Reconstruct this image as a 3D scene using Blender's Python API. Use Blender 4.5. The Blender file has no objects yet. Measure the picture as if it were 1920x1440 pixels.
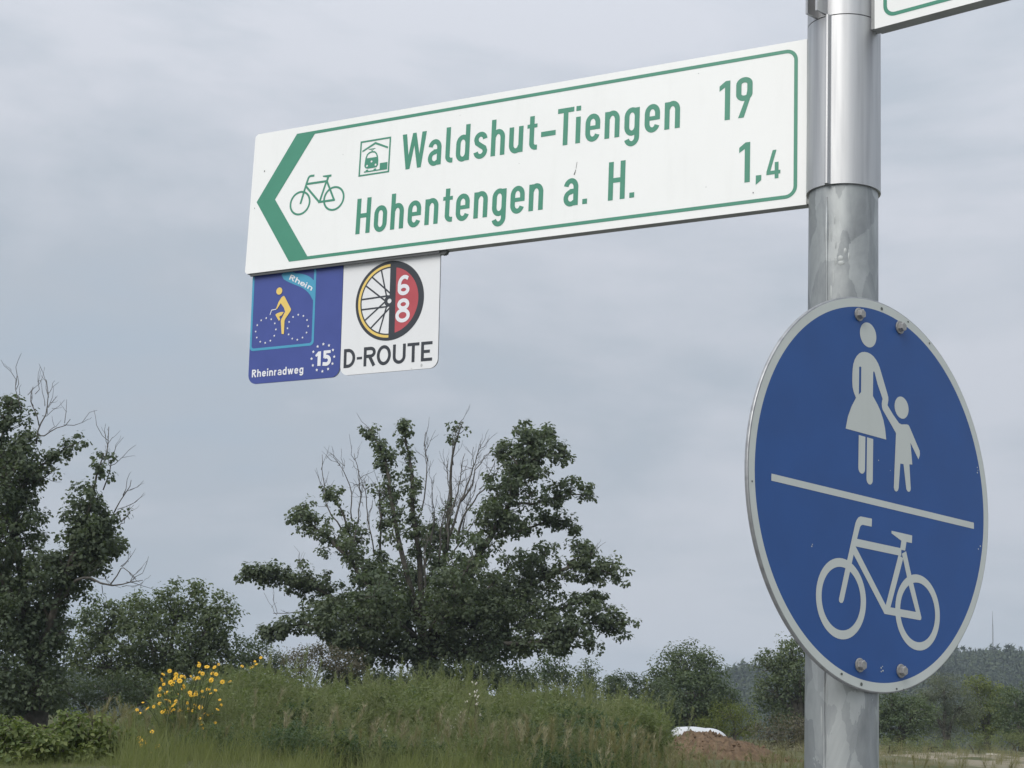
import bpy, math, random
import numpy as np
from mathutils import Vector, Matrix
from mathutils.geometry import delaunay_2d_cdt

rnd = random.Random(7)
rng = np.random.default_rng(7)
scene = bpy.context.scene
col = scene.collection
R = math.radians

# ------------------------------------------------------------------ camera
EYE = 1.6
FPX = 3140.0                     # focal length in pixels of a 1920 px wide frame
PITCH, ROLL = R(12.1368), R(2.6258)
CW = np.array([0, math.cos(PITCH), math.sin(PITCH)])
_u0 = np.array([0, -math.sin(PITCH), math.cos(PITCH)])
_r0 = np.array([1.0, 0, 0])
CR = math.cos(ROLL) * _r0 + math.sin(ROLL) * _u0
CU = -math.sin(ROLL) * _r0 + math.cos(ROLL) * _u0
cam_data = bpy.data.cameras.new('camera')
cam = bpy.data.objects.new('camera', cam_data)
col.objects.link(cam)
cam_data.sensor_width = 36
cam_data.lens = FPX / 1920 * 36
cam_data.clip_start = 0.05
cam_data.clip_end = 6000
M = Matrix(((CR[0], CU[0], -CW[0], 0), (CR[1], CU[1], -CW[1], 0),
            (CR[2], CU[2], -CW[2], EYE), (0, 0, 0, 1)))
cam.matrix_world = M
cam_data.dof.use_dof = False
scene.camera = cam


def at(px, py, Y):
    """World point at ground distance Y that lies in the direction of a picture point."""
    d = CW + (px - 960) / FPX * CR + (720 - py) / FPX * CU
    t = Y / d[1]
    return np.array([d[0] * t, d[1] * t, d[2] * t + EYE])


# ------------------------------------------------------------------ sky, sun, exposure
SUN_AZ = math.atan2(-0.55, -0.835)          # direction towards the sun: left and behind the camera
SUN_EL = R(42)
world = bpy.data.worlds.new('World')
scene.world = world
world.use_nodes = True
wt = world.node_tree
wt.nodes.clear()


def wn(t, **k):
    n = wt.nodes.new(t)
    for a, b in k.items():
        setattr(n, a, b)
    return n


def wl(a, b):
    wt.links.new(a, b)


w_out = wn('ShaderNodeOutputWorld')
w_bg = wn('ShaderNodeBackground')
w_sky = wn('ShaderNodeTexSky', sky_type='NISHITA', sun_disc=False, sun_elevation=SUN_EL,
           sun_rotation=SUN_AZ, air_density=1.0, dust_density=1.5)
w_tc = wn('ShaderNodeTexCoord')
w_map = wn('ShaderNodeMapping')
w_map.inputs['Scale'].default_value = (1.5, 1.5, 5.5)
w_map.inputs['Rotation'].default_value = (R(6), R(-8), R(20))
w_n1 = wn('ShaderNodeTexNoise')
w_n1.inputs['Scale'].default_value = 1.5
w_n1.inputs['Detail'].default_value = 7
w_n1.inputs['Roughness'].default_value = 0.56
w_n1.inputs['Distortion'].default_value = 0.35
w_map2 = wn('ShaderNodeMapping')
w_map2.inputs['Scale'].default_value = (1, 1, 2.4)
w_n2 = wn('ShaderNodeTexNoise')
w_n2.inputs['Scale'].default_value = 4.6
w_n2.inputs['Detail'].default_value = 6
w_n2.inputs['Roughness'].default_value = 0.5
w_add = wn('ShaderNodeMath', operation='MULTIPLY_ADD')
w_add.inputs[1].default_value = 0.38
w_ramp = wn('ShaderNodeValToRGB')
w_ramp.color_ramp.elements[0].position = 0.45
w_ramp.color_ramp.elements[0].color = (0.262, 0.307, 0.358, 1)     # thin cloud, blue shows through
w_ramp.color_ramp.elements[1].position = 0.80
w_ramp.color_ramp.elements[1].color = (0.372, 0.386, 0.420, 1)      # thick pale cloud
_e = w_ramp.color_ramp.elements.new(0.63)
_e.color = (0.286, 0.314, 0.350, 1)
w_sep = wn('ShaderNodeSeparateXYZ')
w_z2 = wn('ShaderNodeMath', operation='POWER')
w_z2.inputs[1].default_value = 2.0
w_zc = wn('ShaderNodeMath', operation='MAXIMUM')
w_zc.inputs[1].default_value = 0.0
w_lum = wn('ShaderNodeMath', operation='MULTIPLY_ADD')             # overcast sky: brighter towards the zenith
w_lum.inputs[1].default_value = 1.6
w_lum.inputs[2].default_value = 0.96
w_scale = wn('ShaderNodeVectorMath', operation='SCALE')
w_ten = wn('ShaderNodeVectorMath', operation='SCALE')
w_ten.inputs['Scale'].default_value = 10.0
w_mix = wn('ShaderNodeMix', data_type='RGBA')
w_mix.inputs['Factor'].default_value = 0.96
w_bg.inputs['Strength'].default_value = 0.1
wl(w_tc.outputs['Generated'], w_map.inputs['Vector'])
wl(w_tc.outputs['Generated'], w_map2.inputs['Vector'])
wl(w_map.outputs['Vector'], w_n1.inputs['Vector'])
wl(w_map2.outputs['Vector'], w_n2.inputs['Vector'])
wl(w_n2.outputs['Fac'], w_add.inputs[0])
wl(w_n1.outputs['Fac'], w_add.inputs[2])
wl(w_add.outputs[0], w_ramp.inputs['Fac'])
wl(w_tc.outputs['Generated'], w_sep.inputs[0])
wl(w_sep.outputs['Z'], w_zc.inputs[0])
wl(w_zc.outputs[0], w_z2.inputs[0])
wl(w_z2.outputs[0], w_lum.inputs[0])
wl(w_ramp.outputs['Color'], w_scale.inputs[0])
wl(w_lum.outputs[0], w_scale.inputs['Scale'])
wl(w_scale.outputs[0], w_ten.inputs[0])
wl(w_sky.outputs['Color'], w_mix.inputs['A'])
wl(w_ten.outputs[0], w_mix.inputs['B'])
wl(w_mix.outputs['Result'], w_bg.inputs['Color'])
wl(w_bg.outputs[0], w_out.inputs['Surface'])

sun_data = bpy.data.lights.new('sun', 'SUN')
sun_data.energy = 1.5
sun_data.angle = R(45)
sun_data.color = (1.0, 0.96, 0.90)
sun = bpy.data.objects.new('sun', sun_data)
col.objects.link(sun)
_sd = Vector((math.cos(SUN_EL) * -0.55, math.cos(SUN_EL) * -0.835, math.sin(SUN_EL)))
sun.rotation_euler = _sd.to_track_quat('Z', 'Y').to_euler()
sun.location = (-20, -15, 25)

vs = scene.view_settings
scene.display_settings.display_device = 'sRGB'
vs.view_transform = 'Standard'
vs.look = 'None'
vs.exposure = 0.67
vs.gamma = 1.0
vs.use_curve_mapping = False
scene.cycles.max_bounces = 10
scene.cycles.diffuse_bounces = 7
scene.cycles.glossy_bounces = 3
scene.cycles.transmission_bounces = 7
scene.cycles.transparent_max_bounces = 6
scene.cycles.volume_bounces = 0
scene.cycles.use_denoising = True


# ------------------------------------------------------------------ helpers
def nodes_of(m):
    m.use_nodes = True
    return m.node_tree.nodes, m.node_tree.links, m.node_tree.nodes['Principled BSDF']


def set_in(b, **k):
    names = {'rough': 'Roughness', 'metal': 'Metallic', 'spec': 'Specular IOR Level'}
    for a, v in k.items():
        b.inputs[names.get(a, a)].default_value = v


def plain(name, c, rough=0.45, metal=0.0, spec=0.5, vary=0.06, scale=30.0, grime=0.0):
    """Painted / printed surface: colour with a faint mottling and, if asked, streaks of grime."""
    m = bpy.data.materials.new(name)
    n, l, b = nodes_of(m)
    tc = n.new('ShaderNodeTexCoord')
    nz = n.new('ShaderNodeTexNoise')
    nz.inputs['Scale'].default_value = scale
    nz.inputs['Detail'].default_value = 6
    l.new(tc.outputs['Object'], nz.inputs['Vector'])
    rp = n.new('ShaderNodeValToRGB')
    rp.color_ramp.elements[0].position = 0.3
    rp.color_ramp.elements[1].position = 0.7
    rp.color_ramp.elements[0].color = (*[x * (1 - vary) for x in c], 1)
    rp.color_ramp.elements[1].color = (*[min(1, x * (1 + vary)) for x in c], 1)
    l.new(nz.outputs['Fac'], rp.inputs['Fac'])
    src = rp.outputs['Color']
    if grime:
        mp = n.new('ShaderNodeMapping')
        mp.inputs['Scale'].default_value = (26, 4, 26)
        l.new(tc.outputs['Object'], mp.inputs['Vector'])
        g = n.new('ShaderNodeTexNoise')
        g.inputs['Scale'].default_value = 2.2
        g.inputs['Detail'].default_value = 8
        g.inputs['Roughness'].default_value = 0.65
        l.new(mp.outputs['Vector'], g.inputs['Vector'])
        gr = n.new('ShaderNodeValToRGB')
        gr.color_ramp.elements[0].position = 0.52
        gr.color_ramp.elements[0].color = (0, 0, 0, 1)
        gr.color_ramp.elements[1].position = 0.85
        gr.color_ramp.elements[1].color = (grime, grime, grime, 1)
        l.new(g.outputs['Fac'], gr.inputs['Fac'])
        mx = n.new('ShaderNodeMix')
        mx.data_type = 'RGBA'
        l.new(gr.outputs['Color'], mx.inputs['Factor'])
        l.new(src, mx.inputs['A'])
        mx.inputs['B'].default_value = (0.30, 0.30, 0.26, 1)
        src = mx.outputs['Result']
    l.new(src, b.inputs['Base Color'])
    set_in(b, rough=rough, metal=metal, spec=spec)
    rr = n.new('ShaderNodeMapRange')
    rr.inputs['To Min'].default_value = max(0, rough - 0.06)
    rr.inputs['To Max'].default_value = min(1, rough + 0.08)
    l.new(nz.outputs['Fac'], rr.inputs['Value'])
    l.new(rr.outputs[0], b.inputs['Roughness'])
    return m


def leafy(name, c0, c1, trans=0.35, scale=0.6, rough=0.6):
    """Leaf material: colour runs from c0 to c1 with a per-leaf value and a slow drift over the plant."""
    m = bpy.data.materials.new(name)
    n, l, b = nodes_of(m)
    at_ = n.new('ShaderNodeAttribute')
    at_.attribute_name = 'var'
    tc = n.new('ShaderNodeTexCoord')
    nz = n.new('ShaderNodeTexNoise')
    nz.inputs['Scale'].default_value = scale
    nz.inputs['Detail'].default_value = 3
    l.new(tc.outputs['Object'], nz.inputs['Vector'])
    ma = n.new('ShaderNodeMath')
    ma.operation = 'MULTIPLY_ADD'
    ma.inputs[1].default_value = 1.1
    l.new(nz.outputs['Fac'], ma.inputs[0])
    ms = n.new('ShaderNodeMath')
    ms.operation = 'MULTIPLY_ADD'
    ms.inputs[1].default_value = 0.75
    ms.inputs[2].default_value = -0.42
    l.new(at_.outputs['Fac'], ms.inputs[0])
    l.new(ms.outputs[0], ma.inputs[2])
    mx = n.new('ShaderNodeMix')
    mx.data_type = 'RGBA'
    mx.inputs['A'].default_value = (*c0, 1)
    mx.inputs['B'].default_value = (*c1, 1)
    l.new(ma.outputs[0], mx.inputs['Factor'])
    l.new(mx.outputs['Result'], b.inputs['Base Color'])
    set_in(b, rough=rough, spec=0.25)
    tr = n.new('ShaderNodeBsdfTranslucent')
    br = n.new('ShaderNodeMix')
    br.data_type = 'RGBA'
    br.blend_type = 'MULTIPLY'
    br.inputs['Factor'].default_value = 1
    br.inputs['B'].default_value = (1.15, 1.25, 0.6, 1)
    l.new(mx.outputs['Result'], br.inputs['A'])
    l.new(br.outputs['Result'], tr.inputs['Color'])
    sh = n.new('ShaderNodeMixShader')
    sh.inputs[0].default_value = trans
    l.new(b.outputs[0], sh.inputs[1])
    l.new(tr.outputs[0], sh.inputs[2])
    l.new(sh.outputs[0], n['Material Output'].inputs['Surface'])
    return m


def mesh_np(name, V, F, mat, fm=None, smooth=False, var=None):
    """Mesh from arrays; F is a list of (k, 3|4) index arrays."""
    me = bpy.data.meshes.new(name)
    V = np.asarray(V, dtype=np.float32)
    Fs = [np.asarray(f, dtype=np.int32) for f in (F if isinstance(F, list) else [F]) if len(f)]
    nv = len(V)
    npoly = sum(len(f) for f in Fs)
    nl = sum(f.size for f in Fs)
    me.vertices.add(nv)
    me.loops.add(nl)
    me.polygons.add(npoly)
    me.vertices.foreach_set('co', V.ravel())
    me.loops.foreach_set('vertex_index', np.concatenate([f.ravel() for f in Fs]))
    st, tot = [], []
    s = 0
    for f in Fs:
        k = f.shape[1]
        st.append(np.arange(len(f)) * k + s)
        tot.append(np.full(len(f), k))
        s += f.size
    me.polygons.foreach_set('loop_start', np.concatenate(st).astype(np.int32))
    me.polygons.foreach_set('loop_total', np.concatenate(tot).astype(np.int32))
    for mm in (mat if isinstance(mat, (list, tuple)) else [mat]):
        me.materials.append(mm)
    if fm is not None:
        me.polygons.foreach_set('material_index', np.asarray(fm, dtype=np.int32))
    if smooth:
        me.polygons.foreach_set('use_smooth', np.ones(npoly, dtype=bool))
    if var is not None:
        a = me.attributes.new('var', 'FLOAT', 'POINT')
        a.data.foreach_set('value', np.asarray(var, dtype=np.float32))
    me.update(calc_edges=True)
    me.validate()
    return me


def link(name, me, parent=None, kind=None):
    o = bpy.data.objects.new(name, me)
    col.objects.link(o)
    if parent is not None:
        o.parent = parent
    if kind:
        o['kind'] = kind
    return o


def tag(o, label, cat, group=None, kind=None):
    o['label'] = label
    o['category'] = cat
    if group:
        o['group'] = group
    if kind:
        o['kind'] = kind
    return o


def empty(name, loc=(0, 0, 0), mat=None):
    o = bpy.data.objects.new(name, None)
    o.empty_display_size = 0.1
    if mat is not None:
        o.matrix_world = mat
    else:
        o.location = loc
    col.objects.link(o)
    return o


class MB:
    """Collects polygons; build() links them as one mesh object (smooth or flat)."""

    def __init__(s):
        s.v, s.f, s.m, s.a = [], [], [], []

    def add(s, V, F, mi=0, var=0.5):
        o = len(s.v)
        s.v += [tuple(map(float, q)) for q in V]
        s.f += [tuple(int(i) + o for i in q) for q in F]
        s.m += [mi] * len(F)
        s.a += [var] * len(V)

    def box(s, lo, hi, mi=0):
        x0, y0, z0 = lo
        x1, y1, z1 = hi
        s.add([(x0, y0, z0), (x1, y0, z0), (x1, y1, z0), (x0, y1, z0),
               (x0, y0, z1), (x1, y0, z1), (x1, y1, z1), (x0, y1, z1)],
              [(0, 3, 2, 1), (4, 5, 6, 7), (0, 1, 5, 4), (1, 2, 6, 5), (2, 3, 7, 6), (3, 0, 4, 7)], mi)

    def prism(s, poly, z0, z1, mi=0, mside=None):
        """poly: counter-clockwise outline in the local xy plane."""
        n = len(poly)
        V = [(x, y, z0) for x, y in poly] + [(x, y, z1) for x, y in poly]
        o = len(s.v)
        s.v += [tuple(map(float, q)) for q in V]
        s.a += [0.5] * len(V)
        s.f += [tuple(o + n - 1 - i for i in range(n)), tuple(o + n + i for i in range(n))]
        s.m += [mi, mi]
        for i in range(n):
            j = (i + 1) % n
            s.f.append((o + i, o + j, o + n + j, o + n + i))
            s.m.append(mi if mside is None else mside)

    def tube(s, P, rad, n=6, mi=0, var=0.5, cap=True):
        P = np.asarray(P, float)
        k = len(P)
        rad = np.broadcast_to(np.asarray(rad, float), (k,))
        T = np.gradient(P, axis=0)
        T /= np.linalg.norm(T, axis=1)[:, None] + 1e-12
        ref = np.array([0.31, 0.47, 0.83])
        A = np.cross(T, ref)
        bad = np.linalg.norm(A, axis=1) < 1e-3
        A[bad] = np.cross(T[bad], [1, 0, 0])
        A /= np.linalg.norm(A, axis=1)[:, None]
        B = np.cross(T, A)
        an = np.arange(n) / n * 2 * math.pi
        V = (P[:, None, :] + rad[:, None, None] * (np.cos(an)[None, :, None] * A[:, None, :] +
                                                   np.sin(an)[None, :, None] * B[:, None, :])).reshape(-1, 3)
        F = []
        for i in range(k - 1):
            for j in range(n):
                j2 = (j + 1) % n
                F.append((i * n + j, i * n + j2, (i + 1) * n + j2, (i + 1) * n + j))
        if cap:
            F.append(tuple(range(n - 1, -1, -1)))
            F.append(tuple((k - 1) * n + j for j in range(n)))
        s.add(V, F, mi, var)

    def build(s, name, mat, parent=None, smooth=False, kind=None, rel=None, attr=False):
        me = bpy.data.meshes.new(name)
        v = s.v
        if rel is not None:
            v = [(a - rel[0], b - rel[1], c - rel[2]) for a, b, c in v]
        me.from_pydata(v, [], s.f)
        for mm in (mat if isinstance(mat, (list, tuple)) else [mat]):
            me.materials.append(mm)
        me.polygons.foreach_set('material_index', s.m)
        if smooth:
            me.polygons.foreach_set('use_smooth', [True] * len(s.f))
        if attr:
            a = me.attributes.new('var', 'FLOAT', 'POINT')
            a.data.foreach_set('value', s.a)
        me.update()
        return link(name, me, parent, kind)


def bevelled(o, w=0.0008, seg=2):
    m = o.modifiers.new('bevel', 'BEVEL')
    m.width = w
    m.segments = seg
    m.limit_method = 'ANGLE'
    m.angle_limit = R(40)
    return o


# ------------------------------------------------------------------ flat print: 2-D polygons in mm
def ccw(p):
    a = sum(p[i][0] * p[(i + 1) % len(p)][1] - p[(i + 1) % len(p)][0] * p[i][1] for i in range(len(p)))
    return p if a > 0 else p[::-1]


def arc(cx, cy, rx, ry, a0, a1, n=12):
    return [(cx + rx * math.cos(R(a0 + (a1 - a0) * i / n)), cy + ry * math.sin(R(a0 + (a1 - a0) * i / n)))
            for i in range(n + 1)]


def disc(cx, cy, r, n=40, ry=None):
    return arc(cx, cy, r, ry or r, 0, 360, n)[:-1]


def stroke(P, w, closed=False, we=None):
    """Quads along a centre line with mitred joints; we = width at the end (tapered line)."""
    P = [np.array(q, float) for q in P]
    Q = [P[0]]
    for q in P[1:]:
        if np.linalg.norm(q - Q[-1]) > 1e-4:
            Q.append(q)
    if closed and np.linalg.norm(Q[0] - Q[-1]) < 1e-4:
        Q.pop()
    n = len(Q)
    Lp, Rp = [], []
    for i in range(n):
        if closed:
            a, b = Q[i] - Q[i - 1], Q[(i + 1) % n] - Q[i]
        else:
            a = Q[i] - Q[i - 1] if i else Q[1] - Q[0]
            b = Q[i + 1] - Q[i] if i < n - 1 else a
        a = a / np.linalg.norm(a)
        b = b / np.linalg.norm(b)
        t = a + b
        t = t / (np.linalg.norm(t) + 1e-9)
        nn = np.array([-t[1], t[0]])
        c = max(0.35, float(nn @ np.array([-a[1], a[0]])))
        ww = w if we is None else w + (we - w) * i / (n - 1)
        Lp.append(Q[i] + nn * ww / 2 / c)
        Rp.append(Q[i] - nn * ww / 2 / c)
    out = []
    for i in range(n if closed else n - 1):
        j = (i + 1) % n
        out.append([tuple(Rp[i]), tuple(Rp[j]), tuple(Lp[j]), tuple(Lp[i])])
    return out


def rect(x0, y0, x1, y1):
    return [(x0, y0), (x1, y0), (x1, y1), (x0, y1)]


def rrect(x0, y0, x1, y1, r, n=8):
    return (arc(x1 - r, y0 + r, r, r, -90, 0, n) + arc(x1 - r, y1 - r, r, r, 0, 90, n) +
            arc(x0 + r, y1 - r, r, r, 90, 180, n) + arc(x0 + r, y0 + r, r, r, 180, 270, n))


def print_sheet(name, layers, mats, parent, z):
    """One flat sheet: later polygons paint over earlier ones; material None cuts a hole."""
    verts, faces, mi = [], [], []
    for poly, m in layers:
        p = ccw(list(poly))
        o = len(verts)
        verts += [Vector((a, b)) for a, b in p]
        faces.append(list(range(o, o + len(p))))
        mi.append(m)
    V, E_, F, ov, oe, of = delaunay_2d_cdt(verts, [], faces, 1, 1e-3, True)
    keep, fm = [], []
    for f, ids in zip(F, of):
        if not ids:
            continue
        m = mi[max(ids)]
        if m is None:
            continue
        keep.append(f)
        fm.append(m)
    used = sorted({i for f in keep for i in f})
    idx = {k: i for i, k in enumerate(used)}
    me = bpy.data.meshes.new(name)
    me.from_pydata([(V[i][0] / 1000, V[i][1] / 1000, z) for i in used], [], [[idx[i] for i in f] for f in keep])
    for mm in mats:
        me.materials.append(mm)
    me.polygons.foreach_set('material_index', fm)
    me.update()
    return link(name, me, parent)


def glyph(ch, t=6.5, w=20.0, X=34.4, C=48.6):
    """Letters of a road-sign grotesque as polygons, base line 0, left edge 0; returns (polygons, width)."""
    h = t / 2
    ry = min(8.6, X * 0.26)
    P = []
    bowl = lambda w: stroke(arc(w / 2, X + .9 - h - ry, w / 2 - h, ry, 0, 180) +
                            arc(w / 2, h - .9 + ry, w / 2 - h, ry, 180, 360), t, True)
    if ch == 'n':
        P = [rect(0, 0, t, X)] + stroke([(w - h, 0)] + arc(w / 2 + .2, X + .8 - h - ry, w / 2 - h - .2, ry, 0, 165), t)
    elif ch == 'h':
        P = [rect(0, 0, t, C)] + stroke([(w - h, 0)] + arc(w / 2 + .2, X + .8 - h - ry, w / 2 - h - .2, ry, 0, 165), t)
    elif ch == 'u':
        P = [rect(w - t, 0, w, X)] + stroke([(h, X)] + arc(w / 2 - .2, h + ry - .8, w / 2 - h - .2, ry, 180, 345), t)
    elif ch == 'r':
        w = w * .64
        P = [rect(0, 0, t, X)] + stroke(arc(w - h * .2, X + .6 - h - ry, w - h * 1.2, ry, 180, 95), t)
    elif ch == 'o':
        P = bowl(w)
    elif ch == 'd':
        P = bowl(w) + [rect(w - t, 0, w, C)]
    elif ch == 'g':
        ry2 = 8.0
        P = bowl(w) + [rect(w - t, 2, w, X)] + stroke([(w - h, 3), (w - h, -14.4 + h + ry2)] +
                                                      arc(w / 2, -14.4 + h + ry2, w / 2 - h, ry2, 0, -165), t)
    elif ch == 'e':
        P = stroke([(h, X * .5), (w - h, X * .5)], t * .8)
        P += stroke([(w - h, X * .5 - t * .4)] + arc(w / 2, X + .9 - h - ry, w / 2 - h, ry, 0, 180) +
                    arc(w / 2, h - .9 + ry, w / 2 - h, ry, 180, 340), t)
    elif ch == 'a':
        P = [rect(w - t, 0, w, X * .72)]
        P += stroke([(w - h, X * .5)] + arc(w / 2, X + .9 - h - ry, w / 2 - h, ry, 0, 168), t)
        P += stroke([(w - h, X * .5 + 1.2), (w * .52, X * .5 + 1.2)] +
                    arc(w * .5, X * .27 + .6, w * .5 - h, X * .27 - h + 1.6, 90, 318), t * .95)
    elif ch == 's':
        P = stroke(arc(w / 2, X + .9 - h - 7.2, w / 2 - h - .3, 7.2, 5, 180) +
                   [(h + 1.6, X * .6), (w / 2, X * .49), (w - h - 1.4, X * .385)] +
                   arc(w / 2, h - .9 + 7.2, w / 2 - h, 7.2, 0, -172), t)
    elif ch == 't':
        P = stroke([(h, C * .925), (h, 10)] + arc(h + 6.2, 9.2, 6.2, 9.2 - h, 180, 270, 8) + [(11.2, h)], t)
        P += [rect(-3.4, X * .855, 10.8, X)]
    elif ch == 'l':
        P = stroke([(h, C), (h, 10)] + arc(h + 6.2, 9.2, 6.2, 9.2 - h, 180, 270, 8) + [(11, h)], t)
    elif ch == 'i':
        P = [rect(0, 0, t, X), rect(0, C - t * .96, t, C)]
        w = t
    elif ch == 'w':
        w = w * 1.45
        m = h * .9
        P = stroke([(m, X), (w * .29, 0)], t * .95) + stroke([(w * .29, 0), (w * .5, X)], t * .95)
        P += stroke([(w * .5, X), (w * .71, 0)], t * .95) + stroke([(w * .71, 0), (w - m, X)], t * .95)
    elif ch == 'T':
        w = 22.5
        P = [rect(0, C - t * .95, w, C), rect(w / 2 - h, 0, w / 2 + h, C)]
    elif ch == 'H':
        w = 22.2
        P = [rect(0, 0, t, C), rect(w - t, 0, w, C), rect(t, 21.8, w - t, 27.8)]
    elif ch == 'R':
        w = w * 1.1
        P = [rect(0, 0, t, C)] + stroke([(h, C - h), (w * .5, C - h)] +
                                        arc(w * .5, C * .735, w * .5 - h, C * .265 - h, 90, -90) + [(h, C * .47)], t)
        P += stroke([(w * .45, C * .47), (w - h * .7, 0)], t * 1.05)
    elif ch == 'W':
        q = [(243.6, 164.1), (250.3, 164.1), (254.3, 134.4), (259.6, 164.1), (264.9, 164.1), (271.0, 134.2), (273.9, 164.1),
             (280.7, 164.1), (274.2, 115.4), (268.5, 115.4), (262.6, 147.0), (257.0, 115.4), (251.0, 115.4)]
        P = [[(a - 243.6, b - 115.4) for a, b in q]]
    elif ch == '1':
        P = [[(0, 43.2), (7.7, 48.8), (13.5, 48.8), (13.5, 0), (6.9, 0), (6.9, 41.0), (0, 36.8)]]
    elif ch == '9':
        P = stroke(arc(10.2, 41.2, 6.9, 5.4, 0, 180) + arc(10.2, 29.2, 6.9, 5.4, 180, 360), 6.6, True)
        P += [[(13.8, 33.0), (20.4, 33.0), (19.6, 29.2), (18.2, 24.8), (9.8, 0), (2.8, 0), (12.2, 24.4)]]
    elif ch == '.':
        P = [rect(0, 0, 6.4, 6.5)]
    return P, w


def place(polys, x, y, s=1.0, rot=0.0, sx=1.0):
    c, q = math.cos(rot), math.sin(rot)
    return [[(x + s * (a * sx * c - b * q), y + s * (a * sx * q + b * c)) for a, b in p] for p in polys]


# ------------------------------------------------------------------ materials
def galvanised():
    m = bpy.data.materials.new('galvanised_steel')
    n, l, b = nodes_of(m)
    tc = n.new('ShaderNodeTexCoord')
    mp = n.new('ShaderNodeMapping')
    mp.inputs['Scale'].default_value = (1, 1, 0.42)
    l.new(tc.outputs['Object'], mp.inputs['Vector'])
    n1 = n.new('ShaderNodeTexNoise')
    n1.inputs['Scale'].default_value = 26
    n1.inputs['Detail'].default_value = 7
    n1.inputs['Roughness'].default_value = 0.6
    n1.inputs['Distortion'].default_value = 0.7
    l.new(mp.outputs['Vector'], n1.inputs['Vector'])
    v1 = n.new('ShaderNodeTexVoronoi')
    v1.inputs['Scale'].default_value = 42
    v1.inputs['Randomness'].default_value = 1
    dm = n.new('ShaderNodeVectorMath')
    dm.operation = 'MULTIPLY_ADD'
    dm.inputs[1].default_value = (0.022, 0.022, 0.022)
    l.new(n1.outputs['Color'], dm.inputs[0])
    l.new(mp.outputs['Vector'], dm.inputs[2])
    l.new(dm.outputs[0], v1.inputs['Vector'])
    sx = n.new('ShaderNodeSeparateColor')
    l.new(v1.outputs['Color'], sx.inputs[0])
    ad = n.new('ShaderNodeMath')
    ad.operation = 'MULTIPLY_ADD'
    ad.inputs[1].default_value = 0.42
    l.new(sx.outputs[0], ad.inputs[0])
    l.new(n1.outputs['Fac'], ad.inputs[2])
    rp = n.new('ShaderNodeValToRGB')
    rp.color_ramp.elements[0].position = 0.42
    rp.color_ramp.elements[0].color = (0.195, 0.210, 0.220, 1)
    rp.color_ramp.elements[1].position = 0.95
    rp.color_ramp.elements[1].color = (0.44, 0.46, 0.457, 1)
    l.new(ad.outputs[0], rp.inputs['Fac'])
    # dark dribbles
    mp2 = n.new('ShaderNodeMapping')
    mp2.inputs['Scale'].default_value = (60, 60, 5)
    l.new(tc.outputs['Object'], mp2.inputs['Vector'])
    n2 = n.new('ShaderNodeTexNoise')
    n2.inputs['Scale'].default_value = 1.3
    n2.inputs['Detail'].default_value = 5
    l.new(mp2.outputs['Vector'], n2.inputs['Vector'])
    r2 = n.new('ShaderNodeValToRGB')
    r2.color_ramp.elements[0].position = 0.60
    r2.color_ramp.elements[0].color = (0, 0, 0, 1)
    r2.color_ramp.elements[1].position = 0.80
    r2.color_ramp.elements[1].color = (0.5, 0.5, 0.5, 1)
    l.new(n2.outputs['Fac'], r2.inputs['Fac'])
    mx = n.new('ShaderNodeMix')
    mx.data_type = 'RGBA'
    l.new(r2.outputs['Color'], mx.inputs['Factor'])
    l.new(rp.outputs['Color'], mx.inputs['A'])
    mx.inputs['B'].default_value = (0.16, 0.17, 0.16, 1)
    l.new(mx.outputs['Result'], b.inputs['Base Color'])
    rr = n.new('ShaderNodeMapRange')
    rr.inputs['To Min'].default_value = 0.62
    rr.inputs['To Max'].default_value = 0.42
    l.new(ad.outputs[0], rr.inputs['Value'])
    l.new(rr.outputs[0], b.inputs['Roughness'])
    set_in(b, metal=0.55)
    bp = n.new('ShaderNodeBump')
    bp.inputs['Strength'].default_value = 0.12
    bp.inputs['Distance'].default_value = 0.002
    l.new(n1.outputs['Fac'], bp.inputs['Height'])
    l.new(bp.outputs[0], b.inputs['Normal'])
    return m


def aluminium(name, base=0.72, rough=0.34):
    m = bpy.data.materials.new(name)
    n, l, b = nodes_of(m)
    tc = n.new('ShaderNodeTexCoord')
    mp = n.new('ShaderNodeMapping')
    mp.inputs['Scale'].default_value = (70, 70, 3)
    l.new(tc.outputs['Object'], mp.inputs['Vector'])
    nz = n.new('ShaderNodeTexNoise')
    nz.inputs['Scale'].default_value = 1.2
    nz.inputs['Detail'].default_value = 6
    l.new(mp.outputs['Vector'], nz.inputs['Vector'])
    rp = n.new('ShaderNodeValToRGB')
    rp.color_ramp.elements[0].position = 0.25
    rp.color_ramp.elements[1].position = 0.6
    rp.color_ramp.elements[0].color = (base * .68, base * .69, base * .72, 1)
    rp.color_ramp.elements[1].color = (base, base * 1.01, base * 1.02, 1)
    l.new(nz.outputs['Fac'], rp.inputs['Fac'])
    l.new(rp.outputs['Color'], b.inputs['Base Color'])
    rr = n.new('ShaderNodeMapRange')
    rr.inputs['To Min'].default_value = rough + .12
    rr.inputs['To Max'].default_value = rough - .03
    l.new(nz.outputs['Fac'], rr.inputs['Value'])
    l.new(rr.outputs[0], b.inputs['Roughness'])
    set_in(b, metal=0.9)
    return m


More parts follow.
